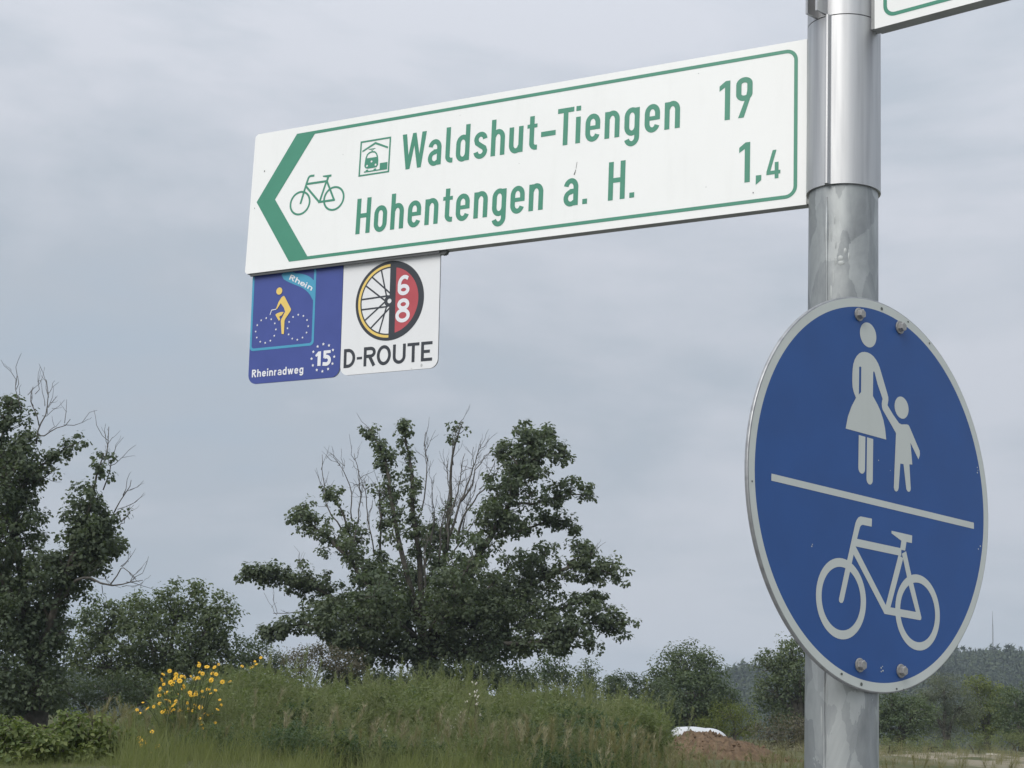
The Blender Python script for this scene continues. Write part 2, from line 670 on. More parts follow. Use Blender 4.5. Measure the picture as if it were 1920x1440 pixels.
GALV = galvanised()
ALU = aluminium('sleeve_aluminium', 0.53, 0.47)
ALU_D = aluminium('edge_aluminium', 0.42, 0.45)
WHITE = plain('sign_white', (0.85, 0.86, 0.845), 0.33, vary=0.010, scale=9, grime=0.07)
GREEN = plain('sign_green', (0.060, 0.258, 0.172), 0.36, vary=0.04)
PLATE_WHITE = plain('plate_white', (0.77, 0.78, 0.79), 0.36, vary=0.012, scale=12, grime=0.07)
P_BLUE = plain('plate_blue', (0.058, 0.085, 0.30), 0.35, vary=0.05)
P_CYAN = plain('plate_cyan', (0.075, 0.34, 0.52), 0.35, vary=0.04)
P_YELLOW = plain('plate_yellow', (0.80, 0.58, 0.16), 0.38, vary=0.05)
P_RED = plain('plate_red', (0.46, 0.080, 0.095), 0.36, vary=0.06)
P_BLACK = plain('plate_black', (0.040, 0.046, 0.056), 0.36, vary=0.1)
P_PRINT = plain('plate_print_white', (0.78, 0.79, 0.82), 0.36, vary=0.02)
R_BLUE = plain('roundel_blue', (0.025, 0.085, 0.272), 0.42, vary=0.07, scale=16, spec=0.35)
R_GREY = plain('roundel_reflective_white', (0.55, 0.58, 0.55), 0.45, vary=0.03, scale=14, grime=0.12, spec=0.35)
SPOT = plain('grime_spot', (0.10, 0.11, 0.10), 0.7, vary=0.2)
STEEL = plain('bolt_steel', (0.34, 0.335, 0.325), 0.5, metal=0.5, vary=0.15, scale=300)
DARK_EDGE = plain('sign_edge_grey', (0.30, 0.31, 0.31), 0.5, vary=0.15)
BARK = plain('bark', (0.085, 0.078, 0.066), 0.9, vary=0.35, scale=9, spec=0.1)
DEADWOOD = plain('dead_wood', (0.115, 0.108, 0.098), 0.9, vary=0.3, scale=9, spec=0.1)

# ------------------------------------------------------------------ the sign post
AX = Vector((0.3585, 1.7731, 0))        # post axis
post = empty('sign_post', AX)
tag(post, 'grey galvanised steel post carrying the cycle signs', 'sign post')
mb = MB()
mb.tube([(0, 0, z) for z in np.linspace(-0.3, 3.05, 12)], 0.038, n=72)
mb.build('pole', GALV, post, smooth=True)
mb = MB()
_sa = R(231)                             # longitudinal weld seam
mb.tube([(0.0377 * math.cos(_sa) + 0.0004 * math.sin(z * 37), 0.0377 * math.sin(_sa), z) for z in np.linspace(-0.3, 2.2, 60)],
        [0.0018 + 0.0006 * math.sin(z * 91) for z in np.linspace(-0.3, 2.2, 60)], n=8)
mb.build('weld_seam', GALV, post, smooth=True)
mb = MB()
mb.tube([(0, 0, 3.05), (0, 0, 3.058), (0, 0, 3.066)], [0.040, 0.040, 0.034], n=40)
mb.build('cap', DARK_EDGE, post, smooth=True)


def on_post(px, py):
    """Azimuth and height of the point of the post that lies in the direction of a picture point."""
    d = at(px, py, 1.0) - np.array([0, 0, EYE])
    a = d[0] ** 2 + d[1] ** 2
    b = -2 * (d[0] * AX[0] + d[1] * AX[1])
    c = AX[0] ** 2 + AX[1] ** 2 - 0.038 ** 2
    t = (-b - math.sqrt(max(0, b * b - 4 * a * c))) / (2 * a)
    return math.atan2(d[1] * t - AX[1], d[0] * t - AX[0]), d[2] * t + EYE


mb = MB()
for px, py, w, h_ in ((1576, 484, .0036, .0040), (1577, 493, .0040, .0036), (1567, 489, .0018, .0060), (1565, 412, .0012, .006), (1559, 440, .0011, .010), (1567, 460, .0012, .006), (1562, 520, .0014, .012),
                      (1558, 548, .0018, .010), (1585, 470, .0022, .004), (1551, 1300, .0014, .018), (1540, 1345, .0016, .015), (1541, 1362, .0014, .012), (1552, 1400, .0014, .016), (1592, 480, .0016, .005)):
    a_, z_ = on_post(px, py)
    e1 = np.array([-math.sin(a_), math.cos(a_), 0])
    e3 = np.array([math.cos(a_), math.sin(a_), 0])
    c_ = e3 * 0.0377 + np.array([0, 0, z_])
    V, F = [], []
    for i in range(5):
        ph = -math.pi / 2 + math.pi * i / 4
        for j in range(12):
            th = 2 * math.pi * j / 12
            V.append(c_ + e1 * w * math.cos(ph) * math.cos(th) + np.array([0, 0, 1]) * h_ * math.cos(ph) * math.sin(th) + e3 * .00055 * math.sin(ph))
    for i in range(4):
        for j in range(12):
            F.append((i * 12 + j, i * 12 + (j + 1) % 12, (i + 1) * 12 + (j + 1) % 12, (i + 1) * 12 + j))
    mb.add(V, F)
mb.build('zinc_drips', plain('zinc_pale', (0.40, 0.42, 0.415), 0.6, metal=0.4, vary=0.1), post, smooth=True, kind='stuff')


def frame(o, ex, ey):
    ex = Vector(ex).normalized()
    ey = (Vector(ey) - ex * ex.dot(Vector(ey))).normalized()
    ez = ex.cross(ey)
    return Matrix(((ex[0], ey[0], ez[0], o[0]), (ex[1], ey[1], ez[1], o[1]), (ex[2], ey[2], ez[2], o[2]), (0, 0, 0, 1)))


def sleeve(parent, z0, z1, flange_az, ridge):
    """Extruded clamp sleeve round the post; parent is unrotated and stands on the post axis."""
    ro, ri = 0.0408, 0.0384
    n = 300
    prof = []
    for i in range(n):
        a = 2 * math.pi * i / n
        r = ro
        for az in (flange_az, flange_az + math.pi):
            d = (a - az + math.pi) % (2 * math.pi) - math.pi
            if ridge:
                r += 0.0056 * math.exp(-(d / 0.062) ** 4)
        prof.append((r * math.cos(a), r * math.sin(a)))
    inner = [(ri * math.cos(2 * math.pi * i / n), ri * math.sin(2 * math.pi * i / n)) for i in range(n)]
    V = [(x, y, z) for z in (z0, z1) for x, y in prof] + [(x, y, z) for z in (z0, z1) for x, y in inner]
    F = []
    for i in range(n):
        j = (i + 1) % n
        F.append((i, j, n + j, n + i))
        F.append((2 * n + j, 2 * n + i, 3 * n + i, 3 * n + j))
        F.append((j, i, 2 * n + i, 2 * n + j))
        F.append((n + i, n + j, 3 * n + j, 3 * n + i))
    mb = MB()
    mb.add(V, F)
    o = mb.build('sleeve', ALU, parent, smooth=True)
    md = o.modifiers.new('edges', 'EDGE_SPLIT')
    md.split_angle = R(35)
    return o


# ---- lower arm: long white panel with green print
YAW1 = R(29.5763)
DROOP = R(-0.2095)
L1 = 0.79425
d1 = np.array([-math.cos(YAW1) * math.cos(DROOP), math.sin(YAW1) * math.cos(DROOP), math.sin(DROOP)])
H1 = np.array([math.cos(YAW1) * math.sin(DROOP), -math.sin(YAW1) * math.sin(DROOP), math.cos(DROOP)])
br1 = np.array([0.32213, 1.79950, 0.60930 + EYE])
o1 = br1 + d1 * L1                      # lower left corner of the face
arm = empty('cycle_direction_sign', mat=frame(o1, -d1, H1))
tag(arm, 'long white arm sign with green arrow, WALDSHUT-TIENGEN 19 and Hohentengen a. H. 1,4'.replace('WALDSHUT-TIENGEN', 'Waldshut-Tiengen'),
    'direction sign')
W_MM = L1 * 1000
mb = MB()
T = 0.013
mb.prism([(0, 0.003), (0.003, 0), (L1, 0), (L1, 0.2), (0.004, 0.2), (0, 0.196)], -T, -0.0012, 1)
mb.prism([(0, 0.003), (0.003, 0), (L1, 0), (L1, 0.2), (0.004, 0.2), (0, 0.196)], -0.0010, 0.0, 0, 1)
mb.build('panel', [WHITE, DARK_EDGE], arm)
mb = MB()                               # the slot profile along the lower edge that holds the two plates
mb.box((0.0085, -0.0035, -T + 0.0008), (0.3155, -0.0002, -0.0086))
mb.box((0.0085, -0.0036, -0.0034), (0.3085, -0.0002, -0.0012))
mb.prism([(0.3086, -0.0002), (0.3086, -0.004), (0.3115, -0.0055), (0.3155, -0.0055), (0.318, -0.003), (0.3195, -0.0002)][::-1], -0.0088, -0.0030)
mb.build('plate_slot', plain('slot_painted_shade', (0.075, 0.08, 0.082), 0.6, vary=0.15), arm)  # slot coloured near black to stand in for shade under the arm
mb = MB()                               # bracket that ties the panel to the sleeve
mb.box((L1 + 0.0002, 0.001, -T + 0.001), (L1 + 0.0085, 0.199, -0.0012))
mb.build('arm_bracket', DARK_EDGE, arm)
# border with arrow head
lay = []
outer = [(71.3, 190.9), (10.8, 100.9), (73.3, 9.7), (W_MM - 25.2, 9.7)] + arc(W_MM - 25.2, 24.0, 14.3, 14.3, -90, 0, 10) + \
    arc(W_MM - 25.2, 176.6, 14.3, 14.3, 0, 90, 10)
inner = [(101.2, 186.5), (42.0, 101.0), (103.0, 14.1), (W_MM - 25.2, 14.1)] + arc(W_MM - 25.2, 24.0, 9.9, 9.9, -90, 0, 10) + \
    arc(W_MM - 25.2, 176.6, 9.9, 9.9, 0, 90, 10)
lay = [(outer, 0), (inner, None)]
print_sheet('arrow_border', lay, [GREEN], arm, 0.00025)
# lettering
B1, B2 = 115.3, 35.7
text = [('W', 243.6, B1), ('a', 284.4, B1), ('l', 310.8, B1), ('d', 326.5, B1), ('s', 352.7, B1), ('h', 378.0, B1), ('u', 404.2, B1),
        ('t', 433.2, B1), ('T', 472.5, B1), ('i', 497.9, B1), ('e', 511.3, B1), ('n', 537.6, B1), ('g', 564.1, B1), ('e', 590.9, B1),
        ('n', 617.0, B1), ('1', 687.0, B1 + .4), ('9', 707.9, B1 + .4),
        ('H', 178.2, B2), ('o', 206.4, B2), ('h', 232.2, B2), ('e', 258.5, B2), ('n', 284.5, B2), ('t', 314.6, B2), ('e', 330.8, B2),
        ('n', 357.1, B2), ('g', 383.8, B2), ('e', 409.9, B2), ('n', 436.0, B2), ('a', 484.3, B2), ('.', 510.4, B2), ('H', 544.9, B2),
        ('.', 573.3, B2), ('1', 712.7, B2)]
lay = []
for ch, x, y in text:
    g, _ = glyph(ch)
    print_sheet('digit' if ch in '19' else 'full_stop' if ch == '.' else 'letter', [(p, 0) for p in place(g, x, y)], [GREEN], arm, 0.00027)
print_sheet('hyphen', [(rect(449.6, 130.7, 470.0, 137.3), 0)], [GREEN], arm, 0.00027)
print_sheet('comma', [([(733.5, 42.4), (740.2, 42.3), (740.1, 36.0), (733.4, 31.1)], 0)], [GREEN], arm, 0.00027)
lay.append(([(753.7, 70.4), (758.3, 70.4), (751.1, 45.6), (763.2, 45.5), (763.0, 41.1), (746.3, 41.1), (746.4, 45.0)], 0))
lay = [(lay[0][0], 0), (rect(756.3, 35.8, 760.9, 55.5), 0)]
print_sheet('digit', lay, [GREEN], arm, 0.00027)
lay = []
for q in lay:
    print_sheet('digit', [q], [GREEN], arm, 0.00027)
# bicycle symbol
lay = []
for c in ((84.6, 90.4), (139.8, 90.0)):
    lay += [(p, 0) for p in stroke(disc(*c, 15.8, 48), 2.7, True)]
for P_, w in (([(105.3, 126.6), (99.5, 126.9)] + arc(99.5, 122.6, 4.2, 4.2, 95, 165, 6) + [(92.9, 116.2), (85.3, 89.2)], 2.9),
              ([(92.6, 116.2), (126.6, 116.0)], 3.0), ([(92.2, 113.4), (115.9, 88.3)], 2.9), ([(126.0, 116.0), (116.7, 88.0)], 2.8),
              ([(126.6, 116.0), (140.2, 88.2)], 2.8), ([(114.6, 88.0), (141.8, 87.9)], 3.0), ([(128.6, 122.0), (126.4, 115.5)], 3.2)):
    lay += [(p, 0) for p in stroke(P_, w)]
lay.append(([(119.2, 124.6), (133.4, 124.4), (133.3, 121.6), (127.2, 121.0), (119.6, 123.0)], 0))
print_sheet('bicycle_symbol', lay, [GREEN], arm, 0.00029)
# station symbol
lay = [(rect(177.3, 115.2, 225.5, 164.4), 0), (rect(179.5, 117.3, 223.3, 162.1), None)]
lay += [([(181.0, 150.9), (201.1, 160.4), (221.6, 151.1), (221.3, 148.6), (201.2, 157.4), (181.4, 148.8)], 0)]
lay += [([(185.7, 129.1), (186.2, 135), (186.9, 140.2), (188.7, 144.9), (192.4, 147.6), (196.9, 148.4), (201.5, 147.4), (204.6, 144.4),
          (206.5, 139.9), (207.4, 134.5), (207.5, 128.0), (205.4, 125.1), (202, 124.6), (190.5, 124.6), (187.2, 126.0)], 0)]
lay += [([(188.6, 139.3), (190.3, 143.9), (193.6, 145.9), (196.9, 146.4), (200.6, 145.7), (203.2, 143.2), (204.7, 139.2)], None)]
lay += [(disc(196.7, 133.9, 1.55, 16), None), (disc(189.9, 128.7, 1.55, 16), None), (disc(203.4, 128.6, 1.55, 16), None)]
lay += [(rect(185.7, 119.7, 210.6, 121.4), 0), (rect(188.4, 121.3, 192.3, 123.2), 0), (rect(200.9, 121.3, 204.8, 123.2), 0),
        (rect(210.3, 119.7, 222.1, 129.7), 0)]
lay += [(p, 0) for p in stroke([(190.9, 151.5), (201.8, 151.5)], .9) + stroke([(193.0, 151.4), (196.6, 149.6), (200.0, 151.4)], .7) +
        stroke([(196.6, 149.8), (196.6, 148.2)], 1.2)]
print_sheet('station_symbol', lay, [GREEN], arm, 0.00031)
# scratch and specks of dirt
lay = [(p, 0) for p in stroke([(498.0, 75.0), (500.2, 81.5)], 1.5, we=.5) + stroke([(500.2, 82.5), (501.4, 91.0)], .5)]
for x, y, r in ((20.4, 144.3, .9), (8.2, 92.5, .6), (730.5, 22.0, .7), (672.0, 36.5, .4), (150, 150, .35), (420, 100, .35), (660, 180, .4), (330, 178, .3)):
    lay.append((disc(x, y, r, 10, ry=r * 1.3), 0))
print_sheet('dirt_marks', lay, [SPOT], arm, 0.00033)['kind'] = 'stuff'
arm_s = empty('sleeve_mount')
arm_s.parent = arm
arm_s.matrix_world = Matrix.Translation(AX)
bpy.context.view_layer.update()
bpy.data.objects.remove(arm_s)


def sleeve_for(parent, z0, z1, az, ridge):
    o = sleeve(None, z0, z1, az, ridge)
    o.parent = parent
    o.matrix_parent_inverse = parent.matrix_world.inverted()
    o.location = AX
    return o


bpy.context.view_layer.update()
SL0, SL1 = br1[2] + 0.004, br1[2] + 0.2015
FLANGE1 = math.atan2(-math.cos(YAW1 + R(6)), -math.sin(YAW1 + R(6)))
sleeve_for(arm, SL0, SL1, FLANGE1, True)

# ---- upper arm: only its lower corner is in the picture
YAW2 = R(41.0)
d2 = np.array([math.cos(YAW2), -math.sin(YAW2), 0])
n2 = np.array([-math.sin(YAW2), -math.cos(YAW2), 0])
o2 = np.array([AX[0], AX[1], 0]) + d2 * 0.0445 + n2 * 0.0105 + np.array([0, 0, EYE + 0.7962])
arm2 = empty('cycle_direction_sign', mat=frame(o2, d2, (0, 0, 1)))
tag(arm2, 'upper white arm sign with green border, its lower edge just in view at top right', 'direction sign')
L2 = 0.8
mb = MB()
q = [(0, 0), (L2 - 0.003, 0), (L2, 0.003), (L2, 0.196), (L2 - 0.004, 0.2), (0, 0.2)]
mb.prism(q, -0.017, -0.0012, 1)
mb.prism(q, -0.0010, 0.0, 0, 1)
mb.build('panel', [WHITE, DARK_EDGE], arm2)
mb = MB()
mb.box((-0.0085, 0.001, -0.016), (-0.0002, 0.199, -0.0012))
mb.build('arm_bracket', DARK_EDGE, arm2)
mir = lambda P_: [(L2 * 1000 - a, b) for a, b in P_]
o_ = [(71.3, 190.9), (10.8, 100.9), (73.3, 9.7), (L2 * 1000 - 25.2, 9.7)] + arc(L2 * 1000 - 25.2, 24.0, 14.3, 14.3, -90, 0, 10) + \
    arc(L2 * 1000 - 25.2, 176.6, 14.3, 14.3, 0, 90, 10)
i_ = [(101.2, 186.5), (42.0, 101.0), (103.0, 14.1), (L2 * 1000 - 25.2, 14.1)] + arc(L2 * 1000 - 25.2, 24.0, 9.9, 9.9, -90, 0, 10) + \
    arc(L2 * 1000 - 25.2, 176.6, 9.9, 9.9, 0, 90, 10)
print_sheet('arrow_border', [(mir(o_), 0), (mir(i_), None)], [GREEN], arm2, 0.00025)
bpy.context.view_layer.update()
SU0, SU1 = SL1 + 0.0012, SL1 + 0.2
FL2 = math.atan2(-math.cos(YAW2 + R(8)), -math.sin(YAW2 + R(8)))
sleeve_for(arm2, SU0, SU1, FL2, False)
# two lips of the clamp flange standing off the upper sleeve
fx = Vector((math.cos(FL2), math.sin(FL2), 0))
fy = Vector((-math.sin(FL2), math.cos(FL2), 0))
for sgn in (-1, 1):
    mb = MB()
    c = AX + fy * (sgn * 0.0068)
    a, b_ = 0.0395, 0.0585
    V = []
    for z in (SU0 + 0.0005, SU1):
        for k, s in ((a, -1), (b_, -1), (b_, 1), (a, 1)):
            p = c + fx * k + fy * (s * 0.0014)
            V.append((p[0], p[1], z))
    mb.add(V, [(3, 2, 1, 0), (4, 5, 6, 7), (0, 1, 5, 4), (1, 2, 6, 5), (2, 3, 7, 6), (3, 0, 4, 7)])
    o = mb.build('clamp_flange', ALU, None)
    o.parent = arm2
    o.matrix_parent_inverse = arm2.matrix_world.inverted()

# ------------------------------------------------------------------ the two route plates slotted under the lower arm
TILT = R(2.9)
nb1 = np.array([math.sin(YAW1), math.cos(YAW1), 0])
op = o1 + nb1 * 0.0065
dvp = H1 * math.cos(TILT) - nb1 * math.sin(TILT)
M_plate = frame(op, -d1, dvp)


def plate_outline(x0, x1, yt, yb, r):
    return [(x1, yt), (x0, yt)] + arc(x0 + r, yb + r, r, r, 180, 270, 8) + arc(x1 - r, yb + r, r, r, 270, 360, 8)


blue = empty('route_plate', mat=M_plate)
tag(blue, 'blue route plate with yellow cyclist over star wheels and the number 15', 'route plate', 'route plates slotted under the arm sign')
bx0, bx1, yb = 8.6, 157.6, -151.0
oc = [(a / 1000, b / 1000) for a, b in plate_outline(bx0, bx1, 2.5, yb, 13)]
mb = MB()
mb.prism(ccw(oc), -0.0021, -0.0002, 0)
mb.build('plate', ALU_D, blue)
lay = [(plate_outline(bx0, bx1, -0.3, yb, 13), 0)]
print_sheet('plate_face', lay, [P_BLUE], blue, 0.0)
lay = []
fr = [(8.8, 2), (8.8, -105.8), (107.3, -105.8)] + arc(107.3, -98.6, 7.2, 7.2, -90, 0, 8) + [(114.5, 2)]
fi = [(111.0, 2)] + arc(106.6, -98.0, 4.4, 4.4, 0, -90, 8) + [(12.2, -102.4), (12.2, 2)]
lay += [(rrect(8.8, -105.8, 114.4, -0.4, 6), 0), (rrect(12.0, -102.4, 110.9, 6, 4), None), (rect(8.7, -0.3, 111, 12), None)]
lay += [([(57.2, -5.0), (61.2, -11.5), (66, -14.4), (71.6, -17.1), (78.5, -20.2), (85.6, -23.1), (92.0, -26.0), (97.7, -29.6), (102.3, -33.5),
          (106.2, -37.9), (110.1, -44.3), (113.3, -45.0), (113.0, -18.2), (109.8, -17.1), (106, -13.7), (101.4, -11.0), (97, -9.0), (92.1, -7.4),
          (86.5, -6.0), (81.1, -5.2), (76, -3.0), (70, -0.6), (62, -0.6)], 0)]
print_sheet('flag_frame', lay, [P_CYAN], blue, 0.00020)
lay = []
for ch, x, y, a in (('R', 70.0, -12.6, -25), ('h', 79.6, -17.3, -26), ('e', 88.0, -21.6, -27), ('i', 96.0, -25.8, -27), ('n', 100.4, -28.0, -28)):
    g, _ = glyph(ch, t=8.6, w=31)
    print_sheet('letter', [(p, 0) for p in place(g, x, y, 0.150, R(a), 1.75)], [P_PRINT], blue, 0.00042)
x = 14.8
for ch in 'Rheinradweg':
    g, w = glyph(ch, t=7.6 if ch == 'a' else 9.4, w=30)
    print_sheet('letter', [(p, 0) for p in place(g, x, -141.9, 0.2150)], [P_PRINT], blue, 0.00042)
    x += (w + 7.9) * 0.2150
lay = []
for ch in (0,):
    lay.append(([(118.0, -119.6), (122.6, -115.0), (127.0, -114.8), (127.0, -134.2), (121.9, -134.2), (121.9, -120.6), (119.4, -121.9)], 0))
    five = [(142.4, -116.9), (133.4, -116.9), (132.8, -122.6)] + arc(136.2, -127.6, 4.6, 4.4, 100, -130, 14)
    lay.append(([(131.2, -114.4), (142.4, -114.4), (142.4, -118.3), (135.6, -118.3), (135.2, -121.8), (131.0, -124.8)], 0))
    lay += [(p, 0) for p in stroke([(132.6, -123.3)] + arc(135.6, -127.6, 5.3, 5.0, 95, -110, 14) + [(130.2, -132.0)], 4.8)]
print_sheet('route_number', lay, [P_PRINT], blue, 0.00044)


def star(cx, cy, r, rot=90):
    return [(cx + (r if k % 2 == 0 else r * .45) * math.cos(R(rot + 36 * k)), cy + (r if k % 2 == 0 else r * .45) * math.sin(R(rot + 36 * k)))
            for k in range(10)]


lay = []
for cx, cy, rr, rs in ((34.9, -79.3, 16.9, 1.75), (87.8, -79.4, 16.9, 1.75), (130.3, -123.7, 18.1, 2.35)):
    for k in range(12):
        a = R(90 - 30 * k)
        print_sheet('star', [(star(cx + rr * math.cos(a), cy + rr * math.sin(a), rs), 0)], [P_PRINT], blue, 0.00046)
lay += [(p, 0) for p in stroke([(50.6, -51.6), (46.9, -51.9), (43.3, -52.2), (40.9, -58.6)], 1.1)]
lay += [(p, 0) for p in stroke([(50.4, -52.0), (59.0, -41.0)], 1.0)]
print_sheet('arm_line', lay, [P_PRINT], blue, 0.00046)
lay = [(disc(54.9, -27.1, 4.95, 32), 0),
       ([(61.9, -34.6), (63.4, -34.7), (64.7, -36.3), (70.2, -45.1), (75.5, -53.6), (75.3, -55.4), (74.4, -56.9), (66.9, -66.0), (65.6, -68.9), (65.5, -83.3), (65.4, -86.7),
         (61.7, -86.4), (61.0, -81.4), (59.4, -68.4), (60.2, -65.8), (61.9, -63.3), (66.0, -56.3), (63.6, -50.6), (58.2, -44.0), (52.4, -51.6), (50.6, -51.4), (54.4, -42.1), (58.7, -36.5)], 0),
       ([(63.7, -56.7), (59.4, -56.2), (55.2, -56.8), (51.4, -58.0), (50.2, -58.9), (50.6, -60.2), (54.7, -65.9), (56.2, -68.1), (58.6, -66.1), (56.9, -63.6), (57.3, -62.0), (60.9, -60.7)], 0)]
print_sheet('cyclist_symbol', lay, [P_YELLOW], blue, 0.00062)

white = empty('route_plate', mat=M_plate)
tag(white, 'white route plate with black bicycle wheel, red half and D-ROUTE lettering', 'route plate', 'route plates slotted under the arm sign')
wx0, wx1, wyb = 158.3, 307.0, -149.7
oc = [(a / 1000, b / 1000) for a, b in plate_outline(wx0, wx1, 2.5, wyb, 12)]
mb = MB()
mb.prism(ccw(oc), -0.0021, -0.0002, 0)
mb.build('plate', ALU_D, white)
print_sheet('plate_face', [(plate_outline(wx0, wx1, -0.3, wyb, 12), 0)], [PLATE_WHITE], white, 0.0)
cx, cy = 231.7, -56.7
lay = [(disc(cx, cy, 52.4, 80), 0), (disc(cx, cy, 48.4, 80), 2), (disc(cx, cy, 45.0, 80), 0), (disc(cx, cy, 43.2, 80), None),
       (arc(cx, cy, 52.4, 52.4, -90, 90, 50), 0),
       ([(cx + 9.3, cy - 42.6)] + arc(cx, cy, 43.9, 43.9, -76.6, 76.6, 40) + [(cx + 9.3, cy + 42.6)], 1),
       (rect(cx, cy - 47, cx + 9.3, cy + 47), 0)]
for a, b in (((217.8, -15.0), (227.4, -52)), ((203.5, -22.7), (234, -48.3)), ((193.9, -33.2), (226.0, -56.9)), ((188.1, -51.4), (229.5, -50.2)),
             ((188.4, -64.9), (229.5, -64.2)), ((193.9, -79.9), (225.5, -57.3)), ((203.4, -91.0), (234.0, -64.9)), ((217.0, -98.1), (227.8, -63))):
    lay += [(p, 0) for p in stroke([a, b], 2.1)]
lay += [(disc(231.4, -57.0, 7.6, 32), 0), (disc(231.7, -57.1, 3.1, 24), None)]
print_sheet('wheel_symbol', lay, [P_BLACK, P_RED, P_YELLOW], white, 0.00022)
t = 4.9
lay = [(p, 0) for p in stroke(disc(253.0, -44.3, 6.45, 28, ry=4.9), t, True) +
       stroke(arc(254.2, -37.6, 7.7, 10.0, 180, 58, 16) + [(259.6, -29.6)], t) + stroke([(246.55, -44.5), (246.5, -37.4)], t)]
lay += [(p, 0) for p in stroke(disc(253.2, -63.4, 6.6, 28, ry=5.2), t, True) + stroke(disc(252.6, -77.9, 8.4, 28, ry=6.8), t, True)]
print_sheet('route_number', lay, [P_PRINT], white, 0.00044)
t = 4.3
yb_, yt_ = -140.1, -115.0
h = t / 2
def flush(n='letter'):
    print_sheet(n, lay, [P_BLACK], white, 0.00022)
    lay.clear()


lay = []
S = lambda P_, w=t, c=False: lay.extend((p, 0) for p in stroke(P_, w, c))
S([(163.4 + h, yb_), (163.4 + h, yt_)])
S([(163.4, yt_ - h), (170, yt_ - h)] + arc(170, (yt_ + yb_) / 2, 9.2, 12.55 - h, 90, -90, 16) + [(163.4, yb_ + h)])
flush()
lay.append((rect(183.8, -130.3, 192.0, -127.0), 0))
flush('hyphen')
S([(194.6 + h, yb_), (194.6 + h, yt_)])
S([(194.6, yt_ - h), (205, yt_ - h)] + arc(205.2, -122.2, 5.6, 5.0, 90, -90, 12) + [(194.6, -127.3)])
S([(203.5, -127.3), (210.8, yb_)], 4.6)
flush()
S(disc(225.6, -127.6, 8.6, 40, ry=10.9), t, True)
flush()
S([(239.3 + h, yt_), (239.3 + h, -131)] + arc(249.0, -131.0, 7.55, 7.4, 180, 360, 16) + [(258.7 - h, yt_)])
flush()
lay.append((rect(261.2, yt_ - 4, 279.1, yt_), 0))
S([(270.1, yb_), (270.1, yt_ - 2)], 4.4)
flush()
S([(281.8 + h, yb_), (281.8 + h, yt_)])
lay += [(rect(283, yt_ - 4, 298.6, yt_), 0), (rect(283, -129.6, 295.0, -125.7), 0), (rect(283, yb_, 298.6, yb_ + 4), 0)]
flush()
lay = [(disc(283, -145.0, 1.6, 12, ry=2.2), 0), (disc(268, -148.2, .7, 8), 0)]
print_sheet('dirt_marks', lay, [plain('plate_smudge', (0.48, 0.49, 0.49), 0.6, vary=0.1)], white, 0.00020)['kind'] = 'stuff'

# ------------------------------------------------------------------ round blue sign
K = 0.99
YS = R(41.1328)
G = R(-1.0853)
ts = np.array([math.cos(YS), math.sin(YS), 0])
us = ts * math.cos(G) + np.array([0, 0, math.sin(G)])
vsn = np.array([0, 0, math.cos(G)]) - ts * math.sin(G)
cs = np.array([0.3933, 1.7616, 0.2794]) * K + np.array([0, 0, EYE])
roundel = empty('shared_path_sign', mat=frame(cs, us, vsn))
roundel.scale = (K, K, K)
tag(roundel, 'round blue sign with woman and child above a line and a bicycle below', 'traffic sign')
mb = MB()
nseg = 160
rim = [(0.2068, -0.0046), (0.2096, -0.0046), (0.2106, -0.0036), (0.2106, -0.0010), (0.2101, -0.0003), (0.2092, 0.0)]
V = []
for r_, z in rim:
    V += [(r_ * math.cos(2 * math.pi * i / nseg), r_ * math.sin(2 * math.pi * i / nseg), z) for i in range(nseg)]
F = []
for k in range(len(rim) - 1):
    for i in range(nseg):
        j = (i + 1) % nseg
        F.append((k * nseg + i, k * nseg + j, (k + 1) * nseg + j, (k + 1) * nseg + i))
F.append(tuple((len(rim) - 1) * nseg + i for i in range(nseg)))
V += [(0.2068 * math.cos(2 * math.pi * i / nseg), 0.2068 * math.sin(2 * math.pi * i / nseg), -0.0018) for i in range(nseg)]
b0 = len(rim) * nseg
for i in range(nseg):
    j = (i + 1) % nseg
    F.append((b0 + i, b0 + j, j, i))
F.append(tuple(b0 + nseg - 1 - i for i in range(nseg)))
mb.add(V, F)
o = mb.build('sign_disc', ALU_D, roundel)
print_sheet('sign_face', [(disc(0, 0, 209.0, 160), 0), (disc(0, 0, 199.8, 160), 1)], [R_GREY, R_BLUE], roundel, 0.00018)
rib = lambda P_, w: stroke(P_, w)
